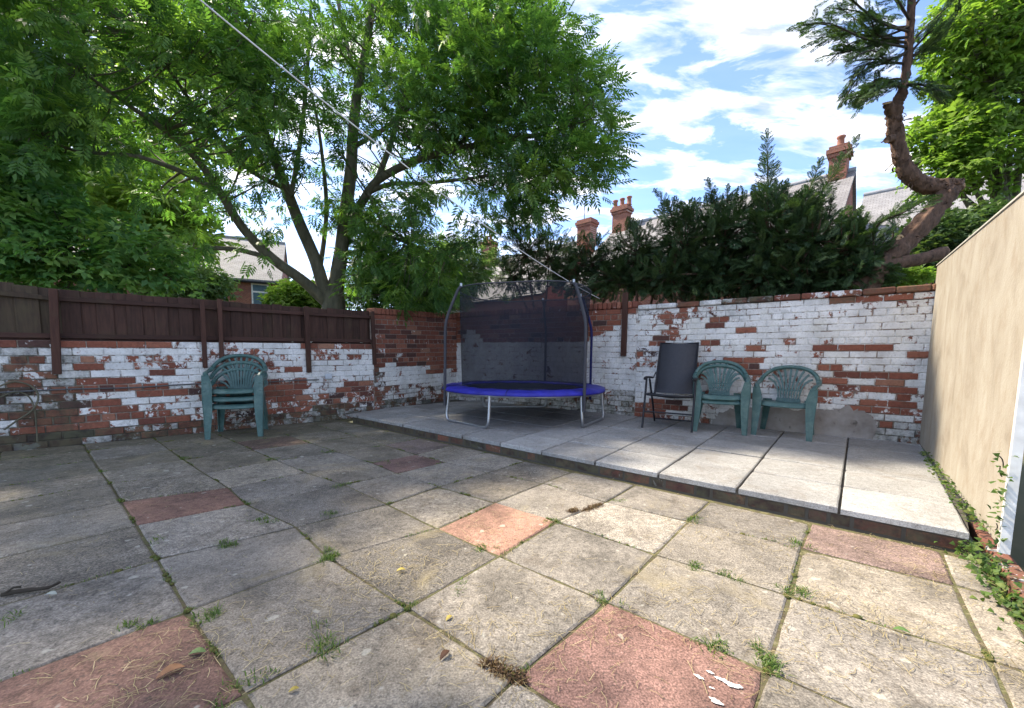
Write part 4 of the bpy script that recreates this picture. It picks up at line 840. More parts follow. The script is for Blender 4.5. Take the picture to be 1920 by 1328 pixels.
# ------------------------------------------------------------------ the big ash tree behind the low wall
LIMBS = [
 [(620,660,8.5,.30),(624,610,8.5,.26),(626,575,8.5,.23),(627,548,8.5,.20)],
 [(627,556,8.5,.17),(640,470,8.5,.135),(648,400,8.5,.125),(658,320,8.4,.115),(662,250,8.4,.10),(672,160,8.3,.085),(690,70,8.2,.07),(700,-40,8.1,.05),(705,-160,8.0,.025)],
 [(612,560,8.5,.14),(592,490,8.4,.12),(562,420,8.2,.11),(537,355,8.0,.095),(512,290,7.8,.08),(480,200,7.6,.065),(455,90,7.4,.05),(430,-40,7.2,.03)],
 [(612,566,8.5,.13),(565,524,8.2,.105),(512,486,7.9,.095),(457,430,7.6,.08),(412,360,7.2,.065),(370,300,6.9,.055),(310,245,6.5,.042),(230,190,6.1,.028),(150,130,5.7,.014)],
 [(512,486,7.9,.05),(430,466,7.5,.042),(330,470,7.0,.03),(250,450,6.6,.016)],
 [(412,360,7.2,.05),(340,322,6.8,.04),(250,292,6.3,.028),(150,285,5.8,.02),(60,250,5.4,.012)],
 [(537,355,8.0,.05),(470,320,7.6,.042),(400,250,7.2,.035),(330,150,6.7,.026),(270,60,6.3,.016)],
 [(644,445,8.5,.095),(680,378,8.3,.088),(710,337,8.2,.08),(780,301,7.9,.07),(850,281,7.6,.058),(950,262,7.3,.042),(1050,243,7.1,.028),(1112,195,7.0,.014)],
 [(706,342,8.2,.06),(735,262,8.5,.055),(760,180,8.7,.045),(800,100,8.7,.035),(850,20,8.6,.024),(880,-60,8.5,.014)],
 [(690,362,8.3,.05),(732,345,8.1,.042),(790,344,7.8,.034),(880,335,7.5,.027),(960,325,7.3,.018),(1060,335,7.1,.01)],
 [(664,275,8.4,.05),(720,242,8.2,.042),(780,190,8.0,.035),(840,142,7.8,.028),(930,90,7.6,.02),(1000,50,7.5,.012)],
 [(672,160,8.3,.05),(645,60,8.8,.04),(622,-60,8.9,.025)],
 [(545,372,8.0,.045),(565,250,8.6,.042),(577,120,8.7,.034),(583,0,8.7,.02)],
 [(600,505,8.4,.05),(612,400,8.8,.045),(605,300,9.0,.038),(590,200,9.2,.028),(560,80,9.3,.016)],
 [(850,281,7.6,.035),(905,230,7.5,.028),(960,170,7.4,.02),(1010,110,7.4,.012)],
 [(480,200,7.6,.04),(420,120,7.0,.03),(370,20,6.6,.02)],
 [(690,362,8.2,.04),(720,420,7.9,.03),(770,455,7.7,.02)],
 [(840,480,8.0,.02),(800,470,8.0,.03),(720,440,8.1,.03),(655,430,8.4,.04)],
]
ash = tree_root('ash_tree', 'large spreading ash tree rising behind the brown fence', at(620,660,8.5)*[1,1,0]+[0,0,-.3]); mbT = MB(); skel = []
for L_ in LIMBS: skel += limb_mesh(mbT, [(at(x, y, d), r) for x, y, d, r in L_], 8)
DENS = {-4: "30000000000000000000", -3: "44100000000000000000", -2: "55421111222222220000", -1: "66543334455555666500",
 0: "44445556756457778100", 1: "43224456746358889430", 2: "44325435633579999660", 3: "44334343634579999870", 4: "44344232523126689970",
 5: "33311233422113579750", 6: "22111233314662244100", 7: "00001132211565300000", 8: "00000000000455300000", 9: "00000000000343000000"}
cen = []
for row, ds in DENS.items():
    for col, ch in enumerate(ds):
        dn = int(ch); lam = dn*(1.5 if row >= 0 else .55) if dn > 3 else dn*.7
        for _ in range(rng.poisson(lam)):
            x = (col+rng.random())*60; y = (row+rng.random())*60; base = 5.6+2.8*min(1, x/620) if x < 620 else 8.4-1.3*(x-620)/530; half = 1.9*math.sqrt(max(.08, 1-((x-600)/680)**2))
            if y > 400: half *= .6
            cen.append(at(x, y, base+rng.uniform(-half, half)*.9))
cen = np.array(cen); core = at(640, 250, 8.3); outd = unit(cen-core)
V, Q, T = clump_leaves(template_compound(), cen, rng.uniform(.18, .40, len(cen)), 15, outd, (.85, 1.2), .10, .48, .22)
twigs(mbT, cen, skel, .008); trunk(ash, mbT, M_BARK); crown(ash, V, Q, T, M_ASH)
# added ash, mostly out of view; crown laid out to shade the near left
shade_ash = tree_root('ash_tree', 'added ash tree mostly out of view, shaped to shade the near left yard', (-8.3, 5.6, -.3)); mb2 = MB(); k_ = 1/math.tan(SUN_EL); shx, shy = -math.sin(SUN_AZ)*k_, -math.cos(SUN_AZ)*k_
foot = np.array([-8.3, 5.6, -.3]); hub = np.array([-8.0, 5.4, 4.0]); sk2 = limb_mesh(mb2, [(foot, .2), (np.array([-8.2, 5.5, 2.0]), .17), (hub, .13), (np.array([-7.6, 5.3, 7.5]), .05)], 9)
cen2 = []
while len(cen2) < 240:
    g_ = np.array([rng.uniform(-6, .6), rng.uniform(-.6, 4.4)]); e_ = np.array([-2.85, 3.75]); f_ = np.array([.05, .95])
    if (f_[0]-e_[0])*(g_[1]-e_[1])-(f_[1]-e_[1])*(g_[0]-e_[0]) > 0: continue
    h_ = rng.uniform(5.6, 8.2); c_ = np.array([g_[0]-shx*h_, g_[1]-shy*h_, h_])
    if np.linalg.norm(c_[:2]-hub[:2]) < 4.2: cen2.append(c_)
cen2 = np.array(cen2)
for e_ in cen2[rng.choice(len(cen2), 12)]: sk2 += limb_mesh(mb2, [(hub+np.array([0, 0, rng.uniform(-1, 1.5)]), .07), ((hub+e_)/2+np.array([0, 0, .3]), .045), (e_, .012)], 6)
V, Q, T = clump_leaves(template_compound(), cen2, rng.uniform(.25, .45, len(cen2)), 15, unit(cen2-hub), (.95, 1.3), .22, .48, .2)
twigs(mb2, cen2, sk2, .008); trunk(shade_ash, mb2, M_BARK); crown(shade_ash, V, Q, T, M_ASH)
# ------------------------------------------------------------------ other broadleaf trees and shrubs
def blob_tree(name, label, base_px, depth, blobs, mat, template, n, per, rad, scale=(.85, 1.2), tone=(.45, .16), bark=M_BARK, tr_r=.09, zbase=-.3, surface=.55, group=None):
    b = at(base_px[0], base_px[1], depth); root = tree_root(name, label, (b[0], b[1], zbase), group); mb = MB(); cen = []; outs = []; W_ = np.array([bl[3]*bl[4] for bl in blobs], float); W_ /= W_.sum(); ctr = []
    for x, y, dd, rx, rz in blobs: ctr.append((at(x, y, depth+dd), rx/F*(depth+dd), rz/F*(depth+dd)))
    for k in rng.choice(len(blobs), n, p=W_):
        c, rx, rz = ctr[k]; u_ = unit(rng.normal(0, 1, 3)); f = surface+(1-surface)*rng.random(); cen.append(c+u_*f*np.array([rx, rx*.85, rz])); outs.append(u_)
    cen = np.array(cen); top = np.mean([c for c, _, _ in ctr], 0); sk = limb_mesh(mb, [(np.array([b[0], b[1], zbase]), tr_r), ((np.array([b[0], b[1], zbase])+top)/2+rng.normal(0, .1, 3), tr_r*.7), (top, tr_r*.35)], 7)
    for c, rx, rz in ctr: sk += limb_mesh(mb, [(sk[4][0], tr_r*.5), ((sk[4][0]+c)/2+rng.normal(0, .08, 3), tr_r*.35), (c, tr_r*.15)], 6)
    V, Q, T = clump_leaves(template, cen, rng.uniform(rad*.7, rad*1.3, len(cen)), per, np.array(outs), scale, .2, *tone); twigs(mb, cen, sk, .006, maxl=2.0); trunk(root, mb, bark); crown(root, V, Q, T, mat); return root
TB, TCL = template_broad(), template_compound(3, .075, .028, .15)
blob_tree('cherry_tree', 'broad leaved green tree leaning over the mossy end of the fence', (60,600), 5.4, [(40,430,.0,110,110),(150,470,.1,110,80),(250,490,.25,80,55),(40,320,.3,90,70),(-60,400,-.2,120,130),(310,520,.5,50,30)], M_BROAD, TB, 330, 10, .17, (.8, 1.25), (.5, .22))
blob_tree('lime_tree', 'bright yellow green tree far behind the fence', (260,560), 15.0, [(250,430,0,110,70),(300,370,0,90,60),(180,380,.5,110,80),(90,300,1,140,120),(330,450,0,60,40),(340,200,2,150,120),(80,120,2,140,110)], M_LIME, TB, 700, 9, .55, (2.2, 3.2), (.5, .2), tr_r=.2)
blob_tree('garden_shrub', 'pale green shrub in front of the glimpsed brick house', (380,600), 12.0, [(375,530,0,50,30),(340,545,0,40,25),(405,548,.2,20,18)], M_PALE, TB, 170, 9, .22, (1.0, 1.6), (.5, .2), tr_r=.05)
blob_tree('garden_shrub', 'bright lime green bush beside the ash trunk', (560,600), 12.5, [(555,562,0,48,28),(590,560,.3,30,26),(525,572,0,25,16)], M_LIME, TB, 260, 10, .2, (1.0, 1.5), (.45, .2), tr_r=.05)
blob_tree('elder_shrub', 'dark leafy shrub behind the tall red brick wall', (720,620), 9.3, [(690,540,0,55,40),(760,530,.2,60,50),(720,490,.0,60,45),(800,555,.2,45,28)], M_ASH, TCL, 330, 11, .24, (.9, 1.3), (.36, .16), tr_r=.06)
blob_tree('elder_shrub', 'yellow green shrub above the wall corner left of the net', (850,620), 11.0, [(850,510,0,45,45),(880,500,.5,40,40),(810,490,.4,40,38),(830,550,0,50,25)], M_PALE, TCL, 240, 10, .27, (1.1, 1.6), (.35, .2), tr_r=.06)
blob_tree('maple_tree', 'bright green tree leaning in above the cream hoarding', (1960,600), 8.2, [(1850,60,0,90,80),(1905,170,.2,100,80),(1790,250,.3,60,45),(1850,300,.1,90,60),(1760,330,.6,50,35),(1740,255,.6,30,30),(1930,-30,0,110,90),(1830,150,.6,60,60)], M_LIME, TB, 620, 10, .26, (.9, 1.5), (.22, .2), tr_r=.14)
blob_tree('holly_bush', 'dark green bush under the sawn cypress by the hoarding', (1780,600), 7.4, [(1770,455,0,70,50),(1850,430,.2,60,40),(1730,490,-.1,40,30),(1830,480,0,60,30)], M_CON, TB, 320, 10, .22, (.8, 1.2), (.5, .2), tr_r=.06)
blob_tree('nettle_clump', 'small bright green weeds on top of the painted wall end', (1700,580), 5.6, [(1680,522,0,22,11),(1715,518,0,24,13)], M_LIME, TB, 60, 8, .05, (.4, .65), (.25, .2), tr_r=.012, zbase=1.2)
# ------------------------------------------------------------------ conifers behind the back wall
FR = template_frond()
def cypress(label, base, off, blobs, plumes, dens=1.0):
    bp = onwall(base[0], base[1], BW0-n_back*off, BW0-n_back*off+BWd); dep = bp[1]; root = tree_root('cypress_tree', label, (bp[0], bp[1], -.3), 'cypress trees behind the back wall'); mb = MB(); foot = np.array([bp[0], bp[1], -.3]); hub = np.array([bp[0], bp[1], 1.3])
    sk = limb_mesh(mb, [(foot, .09), (hub, .07), (hub+np.array([0, 0, .5]), .04)], 7); pos, dr, up, sc, tn = [], [], [], [], []
    for x, y, dd, rx, rz in blobs:
        y -= 10; rz *= 1.15; rx *= 1.1; c = at(x, y, dep+dd); Rx, Rz = rx/F*dep, rz/F*dep; n = int(340*dens*(rx*rz)/(80*55)); lim = limb_mesh(mb, [(hub, .04), ((hub+c)/2+rng.normal(0, .05, 3), .025), (c, .01)], 5)
        for k in range(n):
            u_ = unit(rng.normal(0, 1, 3)); f = rng.random()**.45; p = c+u_*f*np.array([Rx, min(Rx*.8, .55), Rz]); d = u_*.9+np.array([0, 0, -.08])+rng.normal(0, .45, 3)+np.array([.0, -.15, 0])
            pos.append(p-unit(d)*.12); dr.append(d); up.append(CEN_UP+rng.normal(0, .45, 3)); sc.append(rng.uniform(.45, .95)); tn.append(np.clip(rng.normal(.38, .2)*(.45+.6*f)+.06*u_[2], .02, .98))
            if k % 6 == 0: mb.tube(bez([c, (c+p)/2+rng.normal(0, .05, 3), p], 3), [.010, .008, .006, .003], 4, False)
    for x0, y0, x1, y1, wd in plumes:
        A_, B_ = at(x0, y0, dep), at(x1, y1, dep+rng.normal(0, .12)); m_ = (A_+B_)/2+rng.normal(0, .04, 3); L_ = np.linalg.norm(B_-A_); P = bez([A_, m_, B_], 10); mb.tube(P, [.016*(1-.85*k/10) for k in range(11)], 5, False); n = int(L_/.010)
        for k in range(n):
            t = k/n; i0 = min(int(t*10), 9); p = P[i0]+(P[i0+1]-P[i0])*(t*10-i0); ax = unit(P[i0+1]-P[i0]); ph = k*2.399; e1 = unit(np.cross(ax, [.3, .9, .1])); e2 = np.cross(ax, e1); sd = e1*math.cos(ph)+e2*math.sin(ph)*.7; d = ax*rng.uniform(.45, .8)+sd*rng.uniform(.7, 1.0)
            pos.append(p); dr.append(d); up.append(np.cross(sd, ax)*.2+CEN_UP*.7+rng.normal(0, .35, 3)); sc.append(wd*(1.05-.8*t)*rng.uniform(.35, 1.1)); tn.append(np.clip(rng.normal(.40, .15), .02, .98))
        pos.append(B_-unit(B_-A_)*.12); dr.append(B_-A_); up.append(np.array([0, -1., .2])); sc.append(.5); tn.append(.5)
    pos = np.array(pos); dr = np.array(dr); tip = pos+unit(dr)*.3; ok = ~(((np.maximum((pos[:, :2]-BW0)@n_back, (tip[:, :2]-BW0)@n_back)) > -.26) & (np.minimum(pos[:, 2], tip[:, 2]) < 2.04)) & ((tip[:, :2]-BW0)@n_back < .30)
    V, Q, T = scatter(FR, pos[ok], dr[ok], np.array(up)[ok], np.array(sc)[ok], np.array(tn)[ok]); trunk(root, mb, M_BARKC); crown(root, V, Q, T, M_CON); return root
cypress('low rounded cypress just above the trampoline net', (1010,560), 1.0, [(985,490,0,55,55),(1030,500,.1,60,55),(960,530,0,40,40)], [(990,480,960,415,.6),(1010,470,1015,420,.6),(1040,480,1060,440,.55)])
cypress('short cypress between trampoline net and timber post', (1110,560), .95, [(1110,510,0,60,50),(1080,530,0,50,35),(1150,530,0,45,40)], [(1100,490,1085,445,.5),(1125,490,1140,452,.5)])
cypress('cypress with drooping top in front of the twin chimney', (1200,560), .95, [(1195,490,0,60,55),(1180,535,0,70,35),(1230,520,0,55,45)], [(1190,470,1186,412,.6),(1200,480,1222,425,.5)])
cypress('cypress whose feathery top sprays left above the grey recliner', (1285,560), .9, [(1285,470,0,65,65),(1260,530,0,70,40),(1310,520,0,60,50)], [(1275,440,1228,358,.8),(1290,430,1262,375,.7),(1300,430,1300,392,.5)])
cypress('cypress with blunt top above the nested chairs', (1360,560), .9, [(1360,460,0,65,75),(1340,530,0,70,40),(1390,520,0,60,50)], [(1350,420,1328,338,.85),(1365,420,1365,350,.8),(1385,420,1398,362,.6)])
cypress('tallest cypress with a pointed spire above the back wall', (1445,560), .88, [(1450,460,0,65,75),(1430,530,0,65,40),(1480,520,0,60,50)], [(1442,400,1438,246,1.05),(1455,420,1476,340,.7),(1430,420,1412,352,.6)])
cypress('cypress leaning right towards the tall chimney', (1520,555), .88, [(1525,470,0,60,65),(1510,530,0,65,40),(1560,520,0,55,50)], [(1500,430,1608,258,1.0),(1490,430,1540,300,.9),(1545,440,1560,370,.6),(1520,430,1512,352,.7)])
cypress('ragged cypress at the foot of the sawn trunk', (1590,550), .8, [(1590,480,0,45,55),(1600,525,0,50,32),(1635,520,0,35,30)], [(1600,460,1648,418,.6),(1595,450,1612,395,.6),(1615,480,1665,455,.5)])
# cypress with sawn, twisted trunk
tw = onwall(1640,560,BW0-n_back*.95,BW0-n_back*.95+BWd); dep = tw[1]
sc_root = tree_root('cypress_tree', 'twisted cypress with bare sawn trunk and high feathery crown', (tw[0], tw[1], -.3)); mb = MB()
TR_ = [(1600,640,.0,.15),(1625,540,.0,.145),(1660,488,.0,.14),(1700,452,-.02,.125),(1745,400,-.05,.115),(1778,362,-.05,.108),(1784,350,-.04,.10),(1768,352,-.02,.10),(1735,347,.0,.095),(1706,328,.0,.09),(1690,300,.0,.088),(1682,262,.0,.085),(1677,220,.0,.082),(1681,195,.0,.07),(1694,165,.0,.05),(1704,90,.0,.042),(1709,0,.0,.036),(1712,-120,.0,.028),(1715,-230,.0,.012)]
nodes = [(at(x, y, dep+dd), r) for x, y, dd, r in TR_]; Pp = smooth_path([q[0] for q in nodes], 9); Rr = [nodes[i][1]+(nodes[i+1][1]-nodes[i][1])*k/9 for i in range(len(nodes)-1) for k in range(9)]+[nodes[-1][1]]
Rr = [r*(.96+.07*math.sin(k*.63)+.05*math.sin(k*1.9+1)) for k, r in enumerate(Rr)]; sk = list(zip(Pp, Rr)); mb.tube(Pp, Rr, 22); nv_ = 22; ridge = rng.normal(0, 1, nv_)
for k in range(len(Pp)):
    if k % 5 == 0: tgt = rng.normal(0, 1, nv_)
    ridge = ridge*.8+tgt*.2
    for q in range(nv_):
        v = np.array(mb.v[k*nv_+q]); mb.v[k*nv_+q] = tuple(v+unit(v-Pp[k])*ridge[q]*Rr[k]*.13)
for _ in range(70):
    k = int(rng.uniform(.12, .72)*len(Pp)); o_ = unit(rng.normal(0, 1, 3)+np.array([0, -.6, 0])); o_ = unit(o_-unit(Pp[k+1]-Pp[k])*(o_@unit(Pp[k+1]-Pp[k]))); b_ = Pp[k]+o_*Rr[k]*.95; L_ = rng.uniform(.02, .09); t_ = b_+o_*L_*.6+rng.normal(0, .025, 3)-np.array([0, 0, L_*.5]); mb.tube([b_, (b_+t_)/2+o_*.01, t_], [.005, .004, .0015], 4, False)
rnd = np.random.default_rng(5)
for x, y, ex, ey, r in [(1672,215,1664,195,.05),(1676,260,1663,262,.045),(1690,300,1676,292,.03),(1784,352,1802,350,.06),(1700,455,1690,448,.06),(1680,235,1690,228,.02),(1745,400,1755,405,.03)]:
    limb_mesh(mb, [(at(x, y, dep), r*1.2), (at((x+ex)/2, (y+ey)/2, dep-.03), r), (at(ex, ey, dep-.06), r*.9)], 8)
limb_mesh(mb, [(at(1600,540,dep), .09), (at(1660,500,dep-.05), .085), (at(1720,487,dep-.12), .08), (at(1772,474,dep-.16), .078)], 10)
mb.v = [tuple(np.array(v)+rng.normal(0, .0055, 3)) for v in mb.v]
tk = trunk(sc_root, mb, M_BARKC)
for x, y, dd, r, nx in [(1773.5,473.5,-.163,.072,(1,-.4,.2)),(1803,349.5,-.062,.052,(1,-.3,.2)),(1689,447,-.065,.055,(-.5,-1,.6)),(1663,193,-.063,.045,(-.3,-.5,1))]:
    p = at(x, y, dep+dd); nn_ = Vector(nx).normalized(); mb = MB(); mb.tube([p-np.array(nn_)*.01, p+np.array(nn_)*.008], r, 14, True, smooth=False); mb.v = [tuple(np.array(v)-np.array(sc_root.location)) for v in mb.v]; mb.build('sawn_end', M_SAWN, sc_root)
pos, dr, up, sc, tn = [], [], [], [], []; mbb = MB()
BR = [((1704,90),[(1620,70),(1560,50),(1500,45)]),((1705,60),[(1650,30),(1590,-10),(1540,-20)]),((1700,120),[(1640,130),(1600,150),(1580,190)]),((1698,150),[(1660,160),(1620,180)]),((1706,100),[(1740,60),(1780,10),(1800,-30)]),((1707,40),[(1660,-20),(1620,-80)]),((1708,20),[(1750,-30),(1790,-60)]),((1702,110),[(1730,85),(1765,70)]),((1704,80),[(1660,85),(1600,100),(1560,105)]),((1696,160),[(1720,165),(1760,175)]),((1705,50),[(1640,55),(1590,60),(1540,75)]),((1703,95),[(1665,115),(1630,100),(1590,125)]),((1709,0),[(1690,-60),(1650,-110)]),((1709,-20),[(1730,-80),(1750,-130)]),((1640,505),[(1655,440),(1690,400),(1720,372)]),((1600,540),[(1630,500),(1650,470),(1660,430)]),((1690,165),[(1650,150),(1625,165),(1600,195)]),((1703,70),[(1650,70),(1620,40),(1570,20)])]
for a, rest in BR:
    for rep in range(2):
        dz = rng.normal(0, .22); P = [at(a[0], a[1], dep)]+[at(x+rng.normal(0, 8), y+rng.normal(0, 8), dep+dz*(k+1)/len(rest)*1.6) for k, (x, y) in enumerate(rest)]; P = smooth_path(P, 5); mbb.tube(P, [.016*(1-.8*k/len(P)) for k in range(len(P))], 5, False)
        for q in range(34):
            s = rng.uniform(.2, 1)*(len(P)-2); i0 = int(s); p = P[i0]+(P[i0+1]-P[i0])*(s-i0); ax = unit(P[i0+1]-P[i0]); side = unit(np.cross(ax, CEN_UP))*rng.choice((-1, 1)); d = ax*rng.uniform(.6, 1.1)+side*rng.uniform(0, .8)+np.array([0, 0, rng.uniform(-.55, .3)])
            pos.append(p+rng.normal(0, .03, 3)); dr.append(d); up.append(CEN_UP+rng.normal(0, .4, 3)); sc.append(rng.uniform(.28, .72)); tn.append(rng.normal(.38, .17))
mbb.v = [tuple(np.array(v)-np.array(sc_root.location)) for v in mbb.v]; tag(mbb.build('branches', M_TWIG, sc_root), kind='stuff')
V, Q, T = scatter(FR, np.array(pos), np.array(dr), np.array(up), np.array(sc), np.clip(np.array(tn), .02, .98)); crown(sc_root, V, Q, T, M_CON)
# ------------------------------------------------------------------ small growth: ivy, weeds, straw, litter
def ivy(name, label, path, n, spread, hgt, scale):
    P = [np.asarray(p, float) for p in path]; root = empty(name, tuple(P[0])); tag(root, label, 'ivy'); seg = np.array(P); pos = []; dr = []; up = []; sc = []
    mb = MB()
    for k in range(max(3, n//40)): 
        t = rng.uniform(0, len(P)-1.001); i0 = int(t); a = P[i0]+(P[i0+1]-P[i0])*(t-i0); e = a+np.array([rng.normal(0, spread), rng.normal(0, spread), rng.uniform(.3, 1)*hgt]); mb.tube(bez([a, (a+e)/2+rng.normal(0, .02, 3), e], 4), .0025, 4, False)
    for k in range(n):
        t = rng.random()**.8*(len(P)-1.001); i0 = int(t); a = P[i0]+(P[i0+1]-P[i0])*(t-i0); pos.append(a+np.array([rng.normal(0, spread), rng.normal(0, spread), rng.random()**1.5*hgt+.005])); d = rng.normal(0, 1, 3); d[2] = d[2]*.4-.1; dr.append(d); u_ = CEN_UP+rng.normal(0, .55, 3)+np.array([-.3,-.5,0]); up.append(u_); sc.append(rng.uniform(*scale))
    lt = np.array([[(0,0,0),(.35,.42,.04),(1,0,-.06),(.35,-.42,.04)],[(0,0,0),(.1,.62,-.03),(.42,.30,.03),(.35,.1,.05)],[(0,0,0),(.35,-.1,.05),(.42,-.30,.03),(.1,-.62,-.03)]], float)
    V, Q, T = scatter(lt, np.array(pos), np.array(dr), np.array(up), np.array(sc), np.clip(rng.normal(.45, .25, n), 0, 1)); tag(crown(root, V, Q, T, M_GRASS, 'leaves'), kind='stuff'); mb.v = [tuple(np.array(v)-np.array(root.location)) for v in mb.v]; tag(mb.build('stems', M_TWIG, root), kind='stuff')
hp = lambda s, off=.03, z=0.0: np.append(BRD0+hd*s+BRn*off, z)
ivy('ivy_plant', 'ivy creeping along the foot of the cream hoarding on the patio', [hp(HL*.95,.05,PZ), hp(HL*.80,.05,PZ), hp(HL*.55,.04,PZ), hp(HL*.2,.04,PZ)], 300, .022, .045, (.014,.030))
ivy('ivy_plant', 'dense ivy spilling off the patio corner below the hoarding', [hp(HL*.93,.10,.02), hp(HL*.99,.08,.02), hp(HL+.12,.06,.02), hp(HL+.35,.04,.0), hp(HL+.65,.02,.0)], 520, .04, .08, (.014,.032))
ivy('ivy_plant', 'sparse ivy climbing the end post of the hoarding', [hp(HL+.02,.05,.10), hp(HL+.03,.05,.35), hp(HL+.03,.05,.6)], 60, .018, .06, (.014,.03))
def blades(pts, n, h, spread, w=.0022, bend=.6):
    V = []; tn = []
    for p in pts:
        for _ in range(n):
            b = np.array(p)+np.array([rng.normal(0, spread), rng.normal(0, spread), -.004]); a = rng.random()*6.283; L = h*rng.uniform(.4, 1.15); lean = rng.uniform(.1, bend); d = np.array([math.cos(a)*lean, math.sin(a)*lean, 1]); d /= np.linalg.norm(d); s = np.array([-math.sin(a), math.cos(a), 0])*w
            m = b+d*L*.55; t = b+d*L*.8+np.array([math.cos(a), math.sin(a), -.2])*L*.35*lean; V += [b-s, b+s, m+s*.8, m-s*.8, m-s*.8, m+s*.8, t+s*.1, t-s*.1]; k = np.clip(rng.normal(.45, .25), 0, 1); tn += [k]*8
    return np.array(V), np.arange(len(V)).reshape(-1, 4), np.array(tn)
TUFT = [(622,1044,60,.06,'thick grass tuft where four slabs meet left of the sunlit red slab'),(428,1018,46,.05,'dark green grass tuft in the joint left of centre'),(285,1016,14,.05,'bright seedling weed in the long left joint'),(500,978,36,.06,'dry edged grass tuft at the end of the left red slab'),(636,912,26,.05,'small round grass tuft in the shaded middle of the yard'),(628,963,22,.05,'yellow green tuft on the bright slab joint'),(1302,1060,40,.035,'low moss green tuft in the right hand joint'),(1358,1080,36,.03,'creeping weed just right of the low moss tuft'),(1502,1022,26,.06,'tall grass tuft at the corner of the brown slab'),(1490,1108,34,.05,'grass tuft at the crossing below the brown slab'),(1442,1240,60,.05,'wide grass tuft at the corner of the nearest red slab'),(1340,1213,34,.045,'green grass tuft along the edge of the nearest red slab'),(392,1160,46,.05,'messy weed patch at the corner of the dark red slab'),(262,1168,30,.04,'thin grass growing along the dark red slab edge'),(1140,1126,26,.04,'tiny weed at the top corner of the nearest red slab'),(453,1292,30,.045,'green tuft at the bottom of the long left joint'),(622,1203,34,.07,'spindly grass tuft on the grey slab joint'),(230,937,26,.03,'weed at the far corner of the left red slab'),(345,860,22,.05,'grass in the joint before the stacked chairs'),(510,862,26,.05,'weed in the joint beyond the left red slab'),(615,848,30,.05,'grass tuft halfway to the patio step'),(1040,978,26,.035,'weed at the right corner of the sunlit red slab'),(905,1028,28,.035,'weed along the near edge of the sunlit red slab'),(1155,936,26,.03,'small weed beside the brown moss lump'),(5,1165,16,.06,'bright leafy weed at the left edge of the yard'),(728,866,16,.04,'small weed by the far red slab'),(1290,974,22,.04,'weed at the crossing right of the brown moss lump'),(862,1100,24,.03,'pale weed in the joint above the nearest bright slab'),(750,794,26,.05,'weed growing at the foot of the patio step')]
for x, y, n, h_, lb in TUFT:
    p = G(x, y); root = empty('grass_tuft', tuple(p)); tag(root, lb, 'weed', 'weeds in the paving joints'); V, Q, T = blades([p+np.append(rng.normal(0, .03, 2), 0) for _ in range(6)], int(n*.55), h_*.7, .014, .0019, 1.7); tag(crown(root, V, Q, T, M_GRASS, 'blades'), kind='stuff')
# fine grass all along the joints: nobody could count it
jp = []
for i in range(-8, 6):
    for j in range(-2, 6):
        a = corner(i, j)
        for b, pr in ((corner(i+1, j), .55), (corner(i, j+1), .5)):
            for _rep in range(1 if rng.random() < pr+.25 else 0):
                t0 = rng.random(); 
                for t in np.linspace(t0, min(1, t0+rng.uniform(.1, .5)), 7):
                    p = a+(b-a)*t
                    if (p-WL0)@LPn > .05 and (p-PF0)@PFn > .03 and (p-BRD1)@BRn > .03: jp.append((p[0]+rng.normal(0, .004), p[1]+rng.normal(0, .004), 0))
V, Q, T = blades(jp, 6, .020, .007, .0016, 1.6); o = link('grass', fast_mesh('grass', V, Q, T), M_GRASS); tag(o, 'fine grass growing in the joints between the slabs', 'grass', kind='stuff')
# moss cushions in the joints
mb = MB(); 
for p in [jp[k] for k in rng.choice(len(jp), 420)]:
    r = rng.uniform(.006, .018); mb.lathe([(r*.4, -.012), (r, -.006), (r*.8, r*.25-.002), (r*.3, r*.42-.002)], 7, (p[0], p[1], p[2]))
t_ = NT('moss'); M_MOSS = t_.done(t_.ramp(t_.noise(60, 4), (.3, (.045,.05,.012)), (.7, (.13,.12,.035))), .95); o = mb.build('moss', M_MOSS); tag(o, 'small moss cushions in the paving joints', 'moss', kind='stuff')
# straw and grass clippings
V = []; tn = []; cl = [G(x, y)[:2] for x, y in [(1460,1020),(1440,1240),(1620,990),(1760,1100),(1100,1150),(930,1000),(600,1200),(330,1230),(280,1290),(1250,1130),(1550,1150),(1850,1250),(700,1080),(860,1190),(1640,1180),(1780,1060),(1700,1010),(960,1260),(1300,990),(760,1060)]]
for k in range(4200):
    if rng.random() < .6: c = cl[rng.integers(len(cl))]+rng.normal(0, .14, 2)
    else: u_, v_ = rng.uniform(-4, 6), rng.uniform(-2, 4.5); c = lat(u_, v_)
    if (c-WL0)@LPn < .05 or (c-PF0)@PFn < .02 or (c-BRD1)@BRn < .05 or c[1] < .4: continue
    a = rng.random()*6.283; L = rng.uniform(.012, .075); d = np.array([math.cos(a), math.sin(a)]); a2 = a+rng.normal(0, .5); d2 = np.array([math.cos(a2), math.sin(a2)]); s = np.array([-d[1], d[0]])*rng.uniform(.0005, .0011); z = .003+rng.random()*.004
    p0, p1, p2 = c, c+d*L*.5, c+d*L*.5+d2*L*.5; zz_ = [z, z+rng.random()*.006, z]
    V += [(*(p0-s), zz_[0]), (*(p0+s), zz_[0]), (*(p1+s), zz_[1]), (*(p1-s), zz_[1]), (*(p1-s), zz_[1]), (*(p1+s), zz_[1]), (*(p2+s), zz_[2]), (*(p2-s), zz_[2])]; tn += [rng.random()]*8
o = link('straw', fast_mesh('straw', np.array(V), np.arange(len(V)).reshape(-1, 4), np.array(tn)), M_STRAW); tag(o, 'dry straw and grass clippings scattered over the paving', 'straw', kind='stuff')
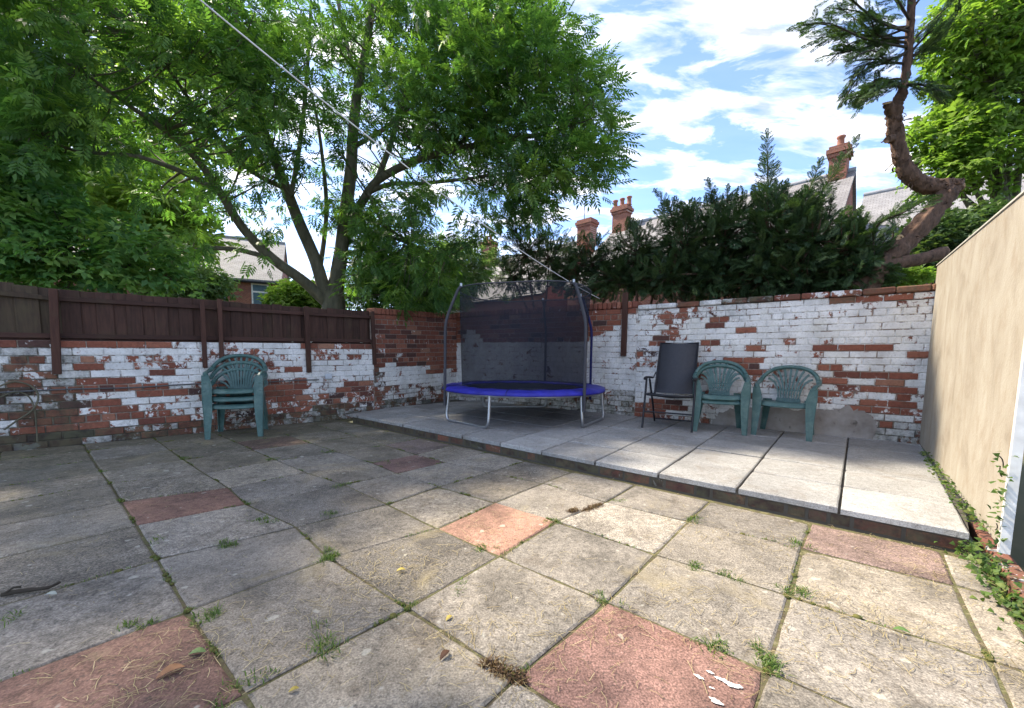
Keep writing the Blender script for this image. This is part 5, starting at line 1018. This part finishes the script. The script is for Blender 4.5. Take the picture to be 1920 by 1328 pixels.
# fallen leaves and twigs, one by one
def leaf_litter(x, y, L, rz, mat, name, label, z=0.004):
    p = G(x, y); mb = MB(); rings = []
    for k in range(7):
        t = k/6; w = math.sin(t*math.pi)**.8*L*.22+.0008; xx = (t-.5)*L; zc = .10*L*math.sin(t*3.1)+.06*L*t; rings.append([(xx, -w, zc+w*.5), (xx, 0, zc), (xx, w, zc+w*.6), (xx, w, zc+w*.6+.001), (xx, 0, zc+.0012), (xx, -w, zc+w*.5+.001)])
    mb.loft(rings, smooth=True); o = mb.build(name, mat, None, Matrix.Translation((p[0], p[1], z)) @ Matrix.Rotation(rz, 4, 'Z')); tag(o, label, 'leaf'); return o
M_YEL = simple('yellow_leaf', (.42,.33,.08), .7); M_BRN = simple('brown_leaf', (.10,.05,.03), .8)
leaf_litter(320,1265,.075,.7,M_DRY,'dry_leaf','curled tan dry leaf lying on the dark red slab'); leaf_litter(370,1228,.055,.2,simple('green_leaf', (.13,.2,.07), .6),'fallen_leaf','small green leaf lying beside the curled dry leaf'); leaf_litter(834,1232,.05,1.0,M_BRN,'dry_leaf','dark brown leaf lying on the nearest grey slab')
leaf_litter(752,1072,.045,.3,M_YEL,'fallen_leaf','yellow leaf lying on the bright slab left of the red one'); leaf_litter(842,1162,.035,.9,M_YEL,'fallen_leaf','tiny yellow leaf lying near the joint below the bright slab'); leaf_litter(551,1297,.03,.5,M_YEL,'fallen_leaf','tiny yellow leaf at the bottom of the grey slab'); leaf_litter(95,1118,.05,.1,simple('pale_leaf_litter', (.42,.45,.40), .7),'fallen_leaf','pale grey leaf lying beside the twig at the left'); leaf_litter(1690,1186,.05,-.6,simple('green_leaf_b', (.10,.18,.05), .6),'fallen_leaf','narrow green leaf lying on the wide slab at the right')
mb = MB(); tw_ = [G(x, y, .012) for x, y in [(2,1116),(30,1110),(60,1106),(90,1102),(112,1092)]]; mb.tube(smooth_path(tw_, 4), [.010]*9+[.008]*4+[.006]*4, 7); mb.tube([G(10,1112,.02), G(25,1102,.03), G(40,1100,.025)], .005, 5); o = mb.build('twig', M_TWIG); tag(o, 'brown broken twig lying on the slabs at the left edge', 'twig')
M_DEAD = leaf_material('dead_grass', (.05,.028,.014), (.12,.07,.035), (.24,.17,.08), .2)
def lump(x, y, L, rz, label):
    p = G(x, y); root = empty('dead_grass', tuple(p)); tag(root, label, 'weed'); d = np.array([math.cos(rz), math.sin(rz), 0]); V, Q, T = blades([p+d*L*k for k in np.linspace(-.5, .5, 7)], int(60*L/.16)+8, .03, .012, .003, 2.2)
    tag(crown(root, V, Q, T, M_DEAD, 'blades'), kind='stuff')
lump(1112,952,.16,.75,'reddish brown lump of dead moss in a joint near the step'); lump(945,1258,.13,-.5,'brown clump of dead roots at the bottom joint crossing'); lump(1075,958,.05,.7,'tiny crumb of dead moss beside the reddish brown lump')
# white paint splashes on the nearest red slab
for x, y, r in [(1311,1270,.013),(1332,1262,.010),(1345,1272,.009),(1358,1277,.014),(1372,1286,.016),(1385,1288,.012),(1362,1281,.010),(1333,1290,.008),(1341,1315,.016),(1350,1320,.010)]:
    p = G(x, y, .003); n = 13; ph = rng.random(); V = [(0, 0, 0)]+[(r*rng.uniform(.35, 1.25)*math.cos(6.283*k/n+ph)*1.3, r*.7*rng.uniform(.35, 1.25)*math.sin(6.283*k/n+ph), -.0003) for k in range(n)]
    sp = MB().add(V, [(0, 1+k, 1+(k+1) % n) for k in range(n)]); o = sp.build('paint_splash', M_WHITE, red_slab, Matrix.Translation((p[0]-red_c[0], p[1]-red_c[1], .0055)) @ Matrix.Rotation(-.6, 4, 'Z'))
